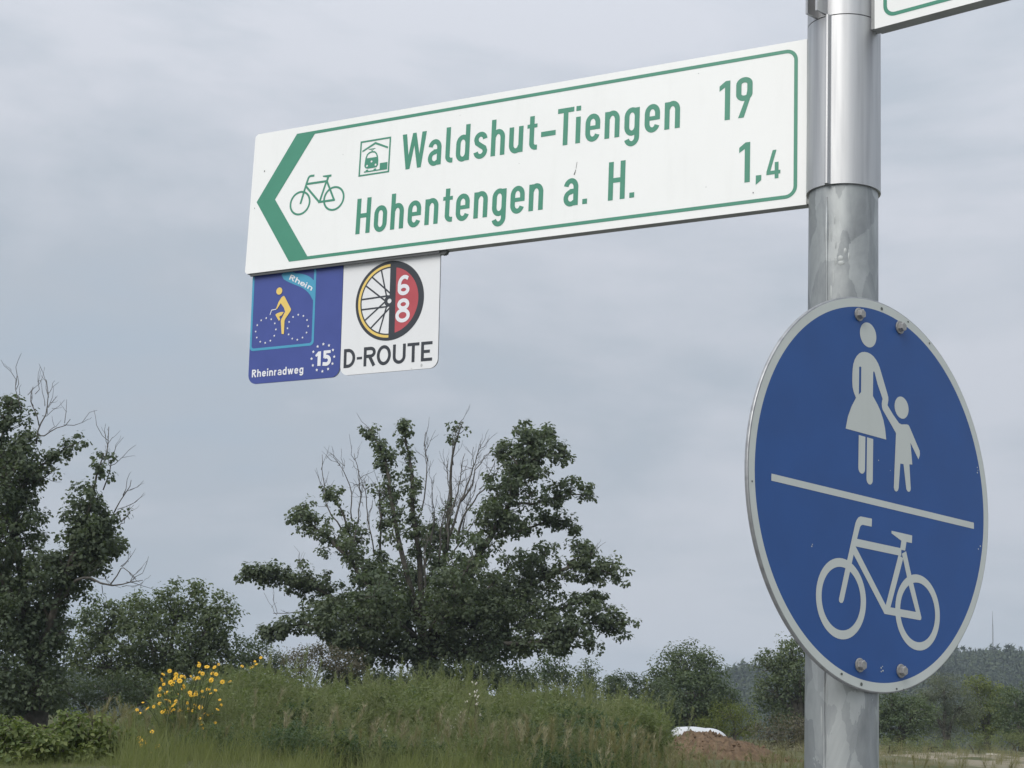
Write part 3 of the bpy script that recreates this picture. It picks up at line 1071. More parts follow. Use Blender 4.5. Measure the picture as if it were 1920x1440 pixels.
woman = [(-39.4, 95.5), (-43.3, 100.8), (-45.5, 106), (-46.2, 112), (-46.2, 119), (-45.8, 125.7), (-44.8, 131.4), (-42.4, 136.8), (-39.2, 141.2), (-35.0, 144.9), (-30.4, 147.4),
         (-25.4, 148.7), (-20.2, 149.1), (-15, 148.6), (-9.9, 147.0), (-5.3, 144.3), (-1.5, 140.9), (1.5, 136.9), (8.3, 124.3), (15.9, 110.1), (17.4, 107), (17.6, 103.8), (16.8, 100.5), (16.1, 97.8),
         (26.2, 89.3), (37.1, 81.8), (41.8, 81.2), (47, 82.2), (52, 83), (54.4, 82.9), (56.1, 81.6), (75.4, 57.6), (75.9, 54.8), (75.7, 52.4), (73.3, 47.6), (58.3, 63.7), (62, 40.0), (56.6, 39.4),
         (59.4, 12.9), (58.6, 10.3), (56.0, 8.8), (53.0, 9.4), (51.2, 11.6), (45.9, 37.9), (40.1, 37.6), (37.4, 10.4), (36.1, 7.2), (33.2, 5.7), (30.3, 6.6), (28.7, 9.4), (31.8, 69.8), (7.9, 91.0), (6.2, 94), (5.8, 97.8), (6.3, 100.8),
         (7.4, 103.0), (4.9, 107.0), (-2.2, 118.1), (-7.4, 129.6), (-9, 130.9), (-10, 128.8), (-10, 103.0), (-1.8, 95.4), (3.6, 89.2), (9, 80.2), (12.2, 71), (14.4, 59.6), (-56.3, 59.2), (-52.9, 72.4), (-46.8, 84.9)]
lay = [(woman, 0), ([(-34.6, 130.2), (-32.6, 131.2), (-30.9, 130.6), (-30.8, 103.3), (-34.6, 100.0)], None),
       (disc(-19.6, 168.8, 14.5, 40, ry=13.6), 0), (disc(41.7, 99.9, 12.8, 36, ry=12.2), 0),
       (rect(-33.8, 21.4, -22.3, 56.2), 0), (disc(-28.05, 21.4, 5.75, 24), 0), (rect(-19.5, 11.6, -8.6, 56.2), 0), (disc(-14.05, 11.6, 5.45, 24), 0)]
print_sheet('pedestrian_symbol', lay, [R_GREY], roundel, 0.00040)
print_sheet('divider_line', [(rect(-174.3, -14.7, 180.0, -7.6), 0)], [R_GREY], roundel, 0.00040)
lay = []
for c, ro, ri in (((-59.2, -119.3), 41.4, 32.4), ((73.6, -119.6), 40.6, 31.9)):
    lay += [(disc(*c, ro, 64), 0), (disc(*c, ri, 64), None)]
lay += [([(-9.3, -29.7), (-28.8, -30.0), (-32.6, -31.6), (-35.6, -34.8), (-37.6, -38.4), (-50.8, -79.5), (-63.2, -120.2), (-63.0, -122.4), (-60.6, -124.0), (-57.2, -123.4), (-55.2, -120.6), (-34.4, -54.4), (-29.9, -42.0), (-28.2, -39.6),
          (-25.3, -38.4), (-9.6, -38.2)], 0),
        (rect(-38.5, -62.6, 43.0, -54.4), 0),
        ([(-44.8, -66.4), (-36.9, -62.4), (16.5, -118.3), (24, -119.2), (14.3, -127.4), (11.5, -124.4)], 0),
        ([(38.1, -62.1), (46.6, -64.6), (24.6, -119.3), (15.9, -118.8)], 0),
        ([(44.2, -60), (51.6, -56.4), (61.6, -81.6), (80.1, -124.4), (79.6, -126.6), (77.6, -127.6), (14.4, -127.4), (16.0, -119.4), (69.9, -119.6), (56.8, -92.2)], 0),
        ([(25.3, -37.8), (62.5, -37.9), (62.0, -46.2), (52.2, -46.3), (49.9, -56.0), (40.8, -56.0), (42.9, -46.2), (25.3, -40.6)], 0)]
print_sheet('bicycle_symbol', lay, [R_GREY], roundel, 0.00042)
lay = []
for x, y, r_, m in ((187.0, 57.0, .9, 1), (188.2, 54, .8, 1), (187.0, 51, 1.0, 1), (192.5, -32.6, 1.3, 1), (188.5, -36.4, .9, 1), (4.0, 208 - 4.5, 2.2, 0), (52.5, 199.5, 1.6, 0), (93.0, 183.4, 1.4, 0),
                    (-57, -195.5, 2.0, 0), (-24, -203.3, 2.2, 0), (36.5, -203.6, 1.8, 0), (49, -203.3, 1.2, 0), (-203.4, -20, 1.2, 0), (9, -184, .9, 1), (11.4, -182.3, .8, 1), (12.2, -186.6, 1.2, 1), (9.2, -187.8, .8, 1),
                    (1.0, 34.6, .6, 1), (22.0, 26.8, .5, 1), (-109, -72, .9, 1), (-108, -70, .6, 1)):
    lay.append((disc(x, y, r_, 7, ry=r_ * (.6 + rnd.random() * .7)), m))
print_sheet('scuff_marks', lay, [SPOT, R_GREY], roundel, 0.00060)['kind'] = 'stuff'
for x, y in ((-37, 187.6), (36.5, 189.4), (-28, -184.2), (43.0, -184.4)):
    bolt = MB()
    a0 = rnd.random()
    bolt.tube([(x / 1000, y / 1000, z) for z in (0.0021, 0.0066, 0.0072)], [0.0052, 0.0052, 0.0044], n=6)
    bo = bolt.build('bolt', STEEL, roundel)
    ws = MB()
    ws.tube([(x / 1000, y / 1000, z) for z in (0.00066, 0.0019, 0.0022)], [0.0072, 0.0072, 0.0068], n=28)
    ws.build('washer', STEEL, bo, smooth=False)
# clamps that hold the disc on the post (they show only from the side)
roundel_inv = None
bpy.context.view_layer.update()
for zz in (0.1865, -0.1845):
    c0 = Vector(cs) + Vector(vsn) * zz * K
    mb = MB()
    n = 40
    nsv = np.cross(us, vsn)
    a_mid = math.atan2(nsv[1], nsv[0])
    V, F = [], []
    for i in range(n + 1):
        a = a_mid + R(-52 + 104 * i / n)
        for r_, dz in ((0.0386, -0.014), (0.0408, -0.014), (0.0408, 0.014), (0.0386, 0.014)):
            V.append((AX[0] + r_ * math.cos(a), AX[1] + r_ * math.sin(a), c0[2] + dz))
    for i in range(n):
        for k in range(4):
            F.append((i * 4 + k, i * 4 + (k + 1) % 4, i * 4 + 4 + (k + 1) % 4, i * 4 + 4 + k))
    mb.add(V, F)
    o = mb.build('clamp', GALV, None)
    o.parent = roundel
    o.matrix_parent_inverse = roundel.matrix_world.inverted()

# ------------------------------------------------------------------ terrain
def interp(x, pts):
    return np.interp(x, [p[0] for p in pts], [p[1] for p in pts])


def smooth01(t):
    t = np.clip(t, 0, 1)
    return t * t * (3 - 2 * t)


# height of the weedy bank along x (seen about 20 m away) and the gentle field behind it
BANK = [(-14, 1.42), (-6.1, 1.40), (-4.8, 1.42), (-4.2, 1.55), (-3.4, 1.62), (-2.4, 1.66), (-1.2, 1.60), (-0.5, 1.62), (0.0, 1.58),
        (0.7, 1.58), (1.3, 1.50), (1.9, 1.46), (2.6, 1.44), (5, 1.52), (9, 1.55), (20, 1.5)]


def ground_z(x, y):
    x = np.asarray(x, float)
    y = np.asarray(y, float)
    b = interp(x, BANK)
    near = b - 0.28 - 0.02 * (15 - np.clip(y, 0, 15))
    rise = smooth01((y - 5.5) / 6.5)
    z = rise * near
    z = z + smooth01((y - 13.5) / 6.5) * 0.28
    far = 1.45 + 0.012 * np.clip(x, -10, 14) + 0.0125 * np.clip(y - 24, 0, 60)
    k = smooth01((y - 21) / 8)
    z = z * (1 - k) + far * k
    z = z + 0.05 * np.sin(x * 1.3 + 0.7 * y) * np.clip((y - 8) / 6, 0, 1) * 0.6 + 0.03 * np.sin(x * 3.1 - y * 2.2) * np.clip((y - 8) / 6, 0, 1)
    # far away the land levels out
    kf = smooth01((y - 90) / 150)
    return z * (1 - kf) + 1.2 * kf


HS = 0.62


def hill_z(x, y):
    """wooded ridge about 550 m away."""
    prof = [(-900, 14), (-275, 22), (-180, 19), (-60, 16), (70, 17), (108, 36), (150, 47), (190, 51), (260, 54), (300, 57), (420, 58), (900, 40)]
    x, y = np.asarray(x) / HS, np.asarray(y) / HS
    top = interp(x, prof)
    t = smooth01((y - 560) / 330) * (1 - 0.35 * smooth01((y - 900) / 300))
    return 1.2 + HS * (t * top + 2.5 * np.sin(x * 0.021 + 1) * t + 1.5 * np.sin(x * 0.057) * t)


def ground_material():
    m = bpy.data.materials.new('field_ground')
    n, l, b = nodes_of(m)
    tc = n.new('ShaderNodeTexCoord')
    n1 = n.new('ShaderNodeTexNoise')
    n1.inputs['Scale'].default_value = 0.9
    n1.inputs['Detail'].default_value = 9
    n1.inputs['Roughness'].default_value = 0.65
    l.new(tc.outputs['Object'], n1.inputs['Vector'])
    rp = n.new('ShaderNodeValToRGB')
    e = rp.color_ramp.elements
    e[0].position, e[0].color = 0.30, (0.055, 0.070, 0.030, 1)
    e[1].position, e[1].color = 0.72, (0.155, 0.130, 0.085, 1)
    q = e.new(0.5)
    q.color = (0.085, 0.090, 0.045, 1)
    l.new(n1.outputs['Fac'], rp.inputs['Fac'])
    # bare sandy ground on the right-hand side of the field
    sx = n.new('ShaderNodeSeparateXYZ')
    l.new(tc.outputs['Object'], sx.inputs[0])
    mr = n.new('ShaderNodeMapRange')
    mr.inputs['From Min'].default_value = 6.5
    mr.inputs['From Max'].default_value = 9.5
    l.new(sx.outputs['X'], mr.inputs['Value'])
    mr2 = n.new('ShaderNodeMapRange')
    mr2.inputs['From Min'].default_value = 23
    mr2.inputs['From Max'].default_value = 27
    l.new(sx.outputs['Y'], mr2.inputs['Value'])
    mr3 = n.new('ShaderNodeMapRange')
    mr3.inputs['From Min'].default_value = 52
    mr3.inputs['From Max'].default_value = 46
    l.new(sx.outputs['Y'], mr3.inputs['Value'])
    p1 = n.new('ShaderNodeMath')
    p1.operation = 'MULTIPLY'
    l.new(mr.outputs[0], p1.inputs[0])
    l.new(mr2.outputs[0], p1.inputs[1])
    p2 = n.new('ShaderNodeMath')
    p2.operation = 'MULTIPLY'
    l.new(p1.outputs[0], p2.inputs[0])
    l.new(mr3.outputs[0], p2.inputs[1])
    n2 = n.new('ShaderNodeTexNoise')
    n2.inputs['Scale'].default_value = 0.55
    n2.inputs['Detail'].default_value = 8
    l.new(tc.outputs['Object'], n2.inputs['Vector'])
    r2 = n.new('ShaderNodeValToRGB')
    r2.color_ramp.elements[0].position = 0.36
    r2.color_ramp.elements[1].position = 0.52
    l.new(n2.outputs['Fac'], r2.inputs['Fac'])
    p3 = n.new('ShaderNodeMath')
    p3.operation = 'MULTIPLY'
    l.new(p2.outputs[0], p3.inputs[0])
    l.new(r2.outputs['Color'], p3.inputs[1])
    mx = n.new('ShaderNodeMix')
    mx.data_type = 'RGBA'
    l.new(p3.outputs[0], mx.inputs['Factor'])
    l.new(rp.outputs['Color'], mx.inputs['A'])
    mx.inputs['B'].default_value = (0.27, 0.235, 0.18, 1)
    l.new(mx.outputs['Result'], b.inputs['Base Color'])
    set_in(b, rough=0.95, spec=0.1)
    bp = n.new('ShaderNodeBump')
    bp.inputs['Strength'].default_value = 0.7
    bp.inputs['Distance'].default_value = 0.08
    l.new(n1.outputs['Fac'], bp.inputs['Height'])
    l.new(bp.outputs[0], b.inputs['Normal'])
    return m


def grid_mesh(name, xs, ys, zf, mat):
    X, Y = np.meshgrid(xs, ys)
    Z = zf(X, Y)
    V = np.stack([X.ravel(), Y.ravel(), Z.ravel()], 1)
    nx, ny = len(xs), len(ys)
    i = np.arange(ny - 1)[:, None] * nx + np.arange(nx - 1)[None, :]
    F = np.stack([i, i + 1, i + nx + 1, i + nx], -1).reshape(-1, 4)
    return link(name, mesh_np(name, V, [F], mat, smooth=True), kind='structure')


GROUND = ground_material()
xs = np.concatenate([np.linspace(-1500, -60, 24), np.linspace(-50, -13, 25), np.linspace(-12.5, 16, 110), np.linspace(17, 60, 25), np.linspace(75, 1500, 22)])
ys = np.concatenate([np.linspace(-60, 4, 14), np.linspace(4.5, 32, 95), np.linspace(33, 80, 40), np.linspace(90, 600, 30), np.linspace(650, 2200, 12)])
grid_mesh('ground', xs, ys, ground_z, GROUND)


BOUNCE_PATH = plain('bounce_asphalt', (0.20, 0.20, 0.195), 0.9, vary=0.15, scale=3)  # path out of view, added to bounce neutral grey light up at the signs
grid_mesh('bounce_path', np.linspace(-40, 40, 60), np.linspace(-3.5, 4.4, 12), lambda x, y: ground_z(x, y) + .012, BOUNCE_PATH)


# ------------------------------------------------------------------ foliage machinery
LEAF2 = (np.array([(0, 0, 0), (.48, -.30, .10), (1, 0, -.06), (.48, .30, .10)]), np.array([(0, 1, 2), (0, 2, 3)]))
LEAF_LOBED = (np.array([(0, 0, 0), (.22, -.40, .07), (.46, -.20, .04), (.70, -.38, .02), (1.0, 0, -.10), (.70, .38, .02), (.46, .20, .04), (.22, .40, .07)]),
              np.array([(0, 1, 2), (0, 2, 6), (0, 6, 7), (2, 3, 4), (2, 4, 6), (6, 4, 5)]))
LEAF_LONG = (np.array([(0, 0, 0), (.4, -.13, .05), (1, 0, -.12), (.4, .13, .05)]), np.array([(0, 1, 2), (0, 2, 3)]))


def unit(v):
    return v / (np.linalg.norm(v, axis=-1, keepdims=True) + 1e-9)


def leaves_mesh(name, P, N, D, size, var, mat, tmpl):
    """P positions, N normals, D pointing directions, size lengths."""
    tv, tf = tmpl
    D = unit(D - (D * N).sum(1, keepdims=True) * N)
    S = np.cross(N, D)
    V = (P[:, None, :] + size[:, None, None] * (tv[None, :, 0:1] * D[:, None, :] + tv[None, :, 1:2] * S[:, None, :] + tv[None, :, 2:3] * N[:, None, :]))
    k = len(tv)
    F = (np.arange(len(P))[:, None, None] * k + tf[None]).reshape(-1, 3)
    return mesh_np(name, V.reshape(-1, 3), [F], mat, var=np.repeat(var, k))


def clump_leaves(C, rad, n_per, lsize, g):
    """Scatter leaves in clumps: outer shell denser, normals leaning outwards and upwards."""
    C = np.asarray(C, float)
    rad = np.broadcast_to(np.asarray(rad, float), (len(C),))
    n = np.maximum(3, (n_per * g.uniform(.7, 1.3, len(C))).astype(int))
    idx = np.repeat(np.arange(len(C)), n)
    m = len(idx)
    d = unit(g.normal(size=(m, 3)))
    d[:, 2] = d[:, 2] * .8 + .12
    rr = g.uniform(.15, 1, m) ** .55
    P = C[idx] + d * (rad[idx] * rr)[:, None]
    N = unit(d * .75 + np.array([0, 0, .55]) + g.normal(size=(m, 3)) * .36)
    D = unit(d + g.normal(size=(m, 3)) * .7 + np.array([0, 0, -.25]))
    size = lsize * g.uniform(.65, 1.3, m)
    cv = g.uniform(0, 1, len(C))
    var = np.clip(cv[idx] * .5 + g.uniform(0, 1, m) * .5, 0, 1)
    return P, N, D, size, var


def spline(P, n):
    P = np.asarray(P, float)
    k = len(P)
    if k < 3:
        t = np.linspace(0, 1, n)[:, None]
        return P[0] * (1 - t) + P[-1] * t
    Q = np.vstack([2 * P[0] - P[1], P, 2 * P[-1] - P[-2]])
    out = []
    for u in np.linspace(0, k - 1 - 1e-6, n):
        i = int(u)
        t = u - i
        a, b, c, d = Q[i], Q[i + 1], Q[i + 2], Q[i + 3]
        out.append(.5 * (2 * b + (c - a) * t + (2 * a - 5 * b + 4 * c - d) * t ** 2 + (3 * b - a - 3 * c + d) * t ** 3))
    return np.array(out)


def wiggle(P, amp, g):
    n = len(P)
    w = np.cumsum(g.normal(size=(n, 3)), 0)
    w -= np.linspace(0, 1, n)[:, None] * w[-1]
    return P + w * amp / math.sqrt(n)


def twig_line(a, d, length, g, n=5, up=0.15, amp=.12):
    d = unit(d)
    t = np.linspace(0, 1, n)[:, None]
    P = a + d * length * t + np.array([0, 0, up]) * length * t ** 2
    return wiggle(P, amp * length, g)


def traced_tree(name, label, group, base, Y, limbs, bare, cores, leaf_mat, g, lsize=.14, tmpl=LEAF_LOBED, clump=.32, n_per=20, trunk_r=.24, dens=1.0, cat='tree'):
    """A tree whose limbs follow drawn lines.  limbs: (points (px, py, depth), r0, [(t0, t1, width m, density)]).
    bare: dead branches.  cores: (px, py, depth, rx m, ry m, rz m, clumps)."""
    b3 = at(base[0], base[1], Y)
    b3[2] = ground_z(b3[0], b3[1]) - .1
    root = empty(name, b3)
    tag(root, label, cat, group)
    centres, crad = [], []
    tw = MB()
    trunk = MB()
    top = at(*base[2:4], Y)
    tp = spline([b3, b3 * .5 + top * .5 + np.array([.08, .05, 0]), top], 8)
    trunk.tube(tp, np.linspace(trunk_r * 1.25, trunk_r * .8, 8), n=10)
    trunk.build('trunk', BARK, root, smooth=True, rel=b3)
    for pts, r0, leafz in limbs:
        P = np.array([at(px, py, Y + dy) for px, py, dy in pts])
        L = np.linalg.norm(np.diff(P, axis=0), axis=1).sum()
        n = max(8, int(L / .35))
        P = wiggle(spline(P, n), .10, g)
        rad = r0 * .62 * (1 - np.linspace(0, 1, n)) ** .8 + .010
        lm = MB()
        lm.tube(P, rad, n=7)
        lm.build('limb', BARK, root, smooth=True, rel=b3)
        for t0, t1, wd, dn in leafz:
            cnt = int(dn * dens * L * (t1 - t0) / .20)
            for _ in range(cnt):
                t = g.uniform(t0, t1)
                i = min(n - 2, int(t * (n - 1)))
                a = P[i]
                ax = unit(P[i + 1] - P[i])
                d = unit(np.cross(ax, g.normal(size=3)))
                d = unit(d + ax * g.uniform(.1, .9) + np.array([0, 0, g.uniform(-.05, .45)]))
                ln = wd * g.uniform(.05, 1.0) ** .9
                q = twig_line(a, d, ln, g)
                tw.tube(q, np.linspace(.016, .006, len(q)), n=3, cap=False)
                centres.append(q[-1] + g.normal(size=3) * .05)
                crad.append(clump * g.uniform(.55, 1.1))
                if ln > .45:
                    centres.append(q[2] + g.normal(size=3) * .1)
                    crad.append(clump * g.uniform(.45, .9))
            # the tip
        if leafz and leafz[-1][1] >= .99:
            for _ in range(3):
                centres.append(P[-1] + g.normal(size=3) * .12)
                crad.append(clump * .6)
    for px, py, dy, rx, ry, rz, cnt in cores:
        c = at(px, py, Y + dy)
        d = unit(g.normal(size=(cnt, 3)))
        rr = g.uniform(.3, 1, cnt) ** .5
        cnt = int(cnt * 1.25)
        d = unit(g.normal(size=(cnt, 3)))
        rr = g.uniform(.15, 1, cnt) ** .5
        q = c + d * rr[:, None] * np.array([rx, ry, rz])
        for k in range(cnt):
            centres.append(q[k])
            crad.append(clump * g.uniform(.7, 1.35))
            if k % 3 == 0:
                s = twig_line(c + (q[k] - c) * .25, q[k] - c, np.linalg.norm(q[k] - c) * .75, g)
                tw.tube(s, np.linspace(.022, .007, len(s)), n=3, cap=False)
    db = MB()
    for pts, r0 in bare:
        P = np.array([at(px, py, Y + dy) for px, py, dy in pts])
        L = np.linalg.norm(np.diff(P, axis=0), axis=1).sum()
        n = max(6, int(L / .18))
        P = wiggle(spline(P, n), .09, g)
        db.tube(P, np.linspace(r0 * 1.15, .007, n), n=5)
        for _ in range(int(L * 4.4)):
            i = g.integers(int(n * .3), n - 1)
            d = unit(P[min(i + 1, n - 1)] - P[i - 1]) + g.normal(size=3) * .55 + np.array([0, 0, .25])
            s = twig_line(P[i], d, g.uniform(.2, .75), g, amp=.15)
            db.tube(s, np.linspace(.0095, .004, len(s)), n=3, cap=False)
            if g.uniform() < .75:
                s2 = twig_line(s[2], d + g.normal(size=3) * .6, g.uniform(.12, .35), g, amp=.15)
                db.tube(s2, np.linspace(.006, .003, len(s2)), n=3, cap=False)
    if bare:
        o = db.build('bare_branches', DEADWOOD, root, smooth=True, rel=b3)
        o['kind'] = 'stuff'
    o = tw.build('twigs', BARK, root, rel=b3)
    o['kind'] = 'stuff'
    P, N, D, s, v = clump_leaves(np.array(centres) - b3, np.array(crad), n_per, lsize, g)
    link('crown', leaves_mesh('crown', P, N, D, s, v, leaf_mat, tmpl), root)
    return root


def lobe_tree(name, label, cat, group, base_px, Y, lobes, leaf_mat, g, lsize=.15, clump=.35, n_per=16, per_m2=2.4, trunk_r=.14, tmpl=LEAF2, stems=1, depth=.85, twig=True, top_px=None):
    """Tree or bush whose crown is a cloud of leaf clumps over several lobes (px, py, rx px, ry px)."""
    b3 = at(base_px[0], base_px[1], Y)
    b3[2] = float(ground_z(b3[0], b3[1])) - .05
    root = empty(name, b3)
    tag(root, label, cat, group)
    C, cr = [], []
    tm, tw = MB(), MB()
    sc = Y / FPX
    for li, (px, py, rx, ry) in enumerate(lobes):
        dy = g.uniform(-1, 1) * .35 * rx * sc
        c = at(px, py, Y + dy)
        RX, RZ = rx * sc, ry * sc
        RY = RX * depth
        lsize_, clump_ = lsize * .66, clump * .74
        cnt = max(10, int(per_m2 * 4 * RX * RZ / (clump_ ** 2) * .95))
        d = unit(g.normal(size=(cnt, 3)))
        lump = 1 + .22 * np.sin(d[:, 0] * 5 + li) * np.cos(d[:, 2] * 6 + 2 * li) + g.normal(size=cnt) * .09
        rr = g.uniform(.12, 1, cnt) ** .42 * lump
        q = c + d * rr[:, None] * np.array([RX, RY, RZ])
        C += list(q)
        cr += list(clump_ * g.uniform(.55, 1.3, cnt))
        st = b3 + np.array([g.uniform(-.3, .3) * RX * (stems > 1), g.uniform(-.3, .3) * RX * (stems > 1), 0])
        mid = st * .5 + c * .5 + np.array([0, 0, .1 * RZ])
        ln = wiggle(spline([st, np.array([st[0] * .75 + c[0] * .25, st[1] * .75 + c[1] * .25, mid[2]]), c], 9), .06, g)
        tm.tube(ln, np.linspace(trunk_r * (1 if li < 2 or stems == 1 else .7), trunk_r * .22, 9), n=6)
        if twig:
            for k in g.choice(cnt, min(cnt, 14), replace=False):
                s = twig_line(ln[-2], q[k] - ln[-2], np.linalg.norm(q[k] - ln[-2]), g, up=.0)
                tw.tube(s, np.linspace(trunk_r * .18, .006, len(s)), n=3, cap=False)
    tm.build('trunk' if cat == 'tree' else 'stems', BARK, root, smooth=True, rel=b3)
    if twig:
        o = tw.build('twigs', BARK, root, rel=b3)
        o['kind'] = 'stuff'
    P, N, D, s, v = clump_leaves(np.array(C) - b3, np.array(cr), n_per * 1.7, lsize * .56, g)
    link('crown', leaves_mesh('crown', P, N, D, s, v, leaf_mat, tmpl), root)
    return root


LEAF_DARK = leafy('leaf_dark', (0.062, 0.086, 0.056), (0.120, 0.146, 0.088), .38)
LEAF_MAPLE = leafy('leaf_maple', (0.070, 0.096, 0.062), (0.140, 0.168, 0.100), .38)
LEAF_WALNUT = leafy('leaf_walnut', (0.070, 0.098, 0.056), (0.150, 0.180, 0.098), .38)
LEAF_ROUND = leafy('leaf_round_tree', (0.062, 0.092, 0.052), (0.138, 0.170, 0.088), .38)
LEAF_LIME = leafy('leaf_yellow_green', (0.100, 0.130, 0.038), (0.185, 0.205, 0.060), .35)
LEAF_GREY = leafy('leaf_grey_green', (0.100, 0.120, 0.088), (0.180, 0.195, 0.145), .35)
LEAF_BROWN = leafy('leaf_brown_scrub', (0.098, 0.092, 0.066), (0.165, 0.148, 0.108), .35)
LEAF_BUSH = leafy('leaf_front_bush', (0.060, 0.100, 0.038), (0.230, 0.260, 0.100), .4, scale=1.5)
WEED = leafy('weed_green', (0.085, 0.112, 0.050), (0.270, 0.285, 0.165), .45, scale=.7)
WEED_DRY = leafy('weed_brown', (0.130, 0.128, 0.072), (0.290, 0.260, 0.165), .45, scale=.8)
WEED_MID = leafy('weed_mid_green', (0.062, 0.092, 0.038), (0.225, 0.255, 0.125), .42, scale=.7)
WEED_DARK = leafy('weed_dark_green', (0.042, 0.074, 0.042), (0.115, 0.155, 0.085), .4, scale=.7)
GRASS = leafy('grass_green', (0.095, 0.125, 0.042), (0.220, 0.230, 0.105), .45, scale=.7)

# ------------------------------------------------------------------ trees
g = np.random.default_rng(11)
limbs = [
    ([(795, 1230, 0), (792, 1140, .3), (786, 1050, .2), (780, 960, -.2), (776, 890, 0), (768, 845, .2), (757, 800, 0)], .15,
     [(.12, .45, .5, 1.1), (.40, .74, .34, 1.1), (.74, .9, .2, .5), (.91, 1.0, .36, 1.3)]),
    ([(785, 1190, 0), (762, 1080, -.8), (738, 965, -.6), (727, 890, -.3), (716, 840, 0), (692, 806, .2)], .12,
     [(.1, .5, .36, .9), (.5, .88, .30, 1.2), (.97, 1.0, .10, 2)]),
    ([(812, 1190, .3), (828, 1090, .8), (838, 1000, .6), (846, 930, .8), (850, 860, .6), (868, 790, .6)], .12,
     [(.05, .3, .42, .8), (.35, .66, .16, .4), (.88, .97, .2, .7)]),
    ([(818, 1200, -.3), (866, 1090, -1.0), (918, 1015, -1.3), (955, 950, -1.0), (985, 880, -.7), (998, 812, -.5)], .17,
     [(.12, .55, .95, 2.0), (.45, .86, .95, 2.4), (.8, 1.0, .62, 2.2)]),
    ([(955, 950, -1.0), (1010, 945, -.6), (1060, 930, -.2), (1115, 925, 0)], .05, [(.35, 1.0, .42, 1.9)]),
    ([(925, 1010, -1.0), (985, 1000, .2), (1030, 985, .4), (1075, 985, .6)], .05, [(.2, 1.0, .36, 1.7)]),
    ([(980, 880, -.7), (1020, 860, -.9), (1060, 845, -1)], .035, [(.2, 1.0, .34, 1.9)]),
    ([(975, 880, -.7), (955, 850, -.2), (930, 850, 0)], .03, [(.4, 1.0, .25, 1.8)]),
    ([(985, 870, -.7), (1020, 830, .2), (1030, 815, .4)], .03, [(.3, 1.0, .28, 1.8)]),
    ([(825, 1210, .2), (915, 1140, .4), (1000, 1100, .2), (1085, 1062, -.2), (1165, 1080, -.3)], .15,
     [(.1, .6, .85, 1.9), (.45, .88, .72, 2.3), (.85, 1.0, .34, 1.8)]),
    ([(1060, 1075, -.1), (1085, 1045, 0), (1090, 1028, 0)], .03, [(.3, 1.0, .3, 2)]),
    ([(830, 1228, 0), (930, 1205, -1.2), (1020, 1195, -1.5), (1100, 1165, -1.4), (1178, 1172, -1.0)], .12,
     [(.15, .6, .55, 1.7), (.5, .92, .58, 2.2), (.85, 1.0, .28, 1.8)]),
    ([(900, 1200, .5), (1000, 1165, 1.2), (1070, 1135, 1.2), (1135, 1128, 1.2)], .06, [(.1, 1.0, .40, 1.7)]),
    ([(880, 1130, .8), (960, 1060, 1.6), (1030, 1040, 1.8)], .05, [(.1, 1.0, .34, 1.2)]),
    ([(850, 1215, 1), (960, 1215, 1.6), (1050, 1215, 1.8), (1120, 1205, 2)], .07, [(.2, 1.0, .36, 1.5)]),
    ([(780, 1200, -.2), (705, 1115, -.8), (645, 1045, -1.0), (592, 990, -.8), (552, 962, -.6)], .13,
     [(.12, .62, .62, 1.6), (.6, 1.0, .42, 1.45)]),
    ([(700, 1110, -.8), (665, 1030, .2), (640, 965, .4), (620, 925, .5)], .06, [(.15, .75, .42, 1.2), (.85, 1.0, .34, 1.5)]),
    ([(720, 1110, .2), (712, 1030, .9), (716, 960, 1), (712, 905, 1)], .05, [(.15, .9, .33, 1.1)]),
    ([(770, 1222, .2), (685, 1155, .8), (605, 1115, .7), (540, 1090, .5), (490, 1078, .3), (458, 1080, .2)], .10,
     [(.15, .6, .62, 1.9), (.5, .9, .40, 1.9), (.8, 1.0, .26, 1.8)]),
    ([(765, 1238, -.2), (665, 1205, -1), (585, 1170, -1.1), (530, 1180, -.8), (492, 1192, -.6)], .08,
     [(.2, .65, .50, 1.8), (.6, 1.0, .27, 1.7)]),
    ([(800, 1200, 0), (790, 1110, 2.4), (800, 1040, 3.4), (820, 990, 4)], .10, [(.3, 1.0, .8, 1.1)]),
    ([(800, 1200, 0), (850, 1120, -2.4), (880, 1060, -3.6)], .10, [(.3, 1.0, .75, 1.1)]),
    ([(790, 1210, 0), (730, 1150, -2.4), (690, 1110, -3.6)], .10, [(.3, 1.0, .7, 1.2)]),
    ([(800, 1215, 0), (900, 1150, 2.5), (950, 1110, 3.8)], .09, [(.3, 1.0, .7, 1.1)]),
]
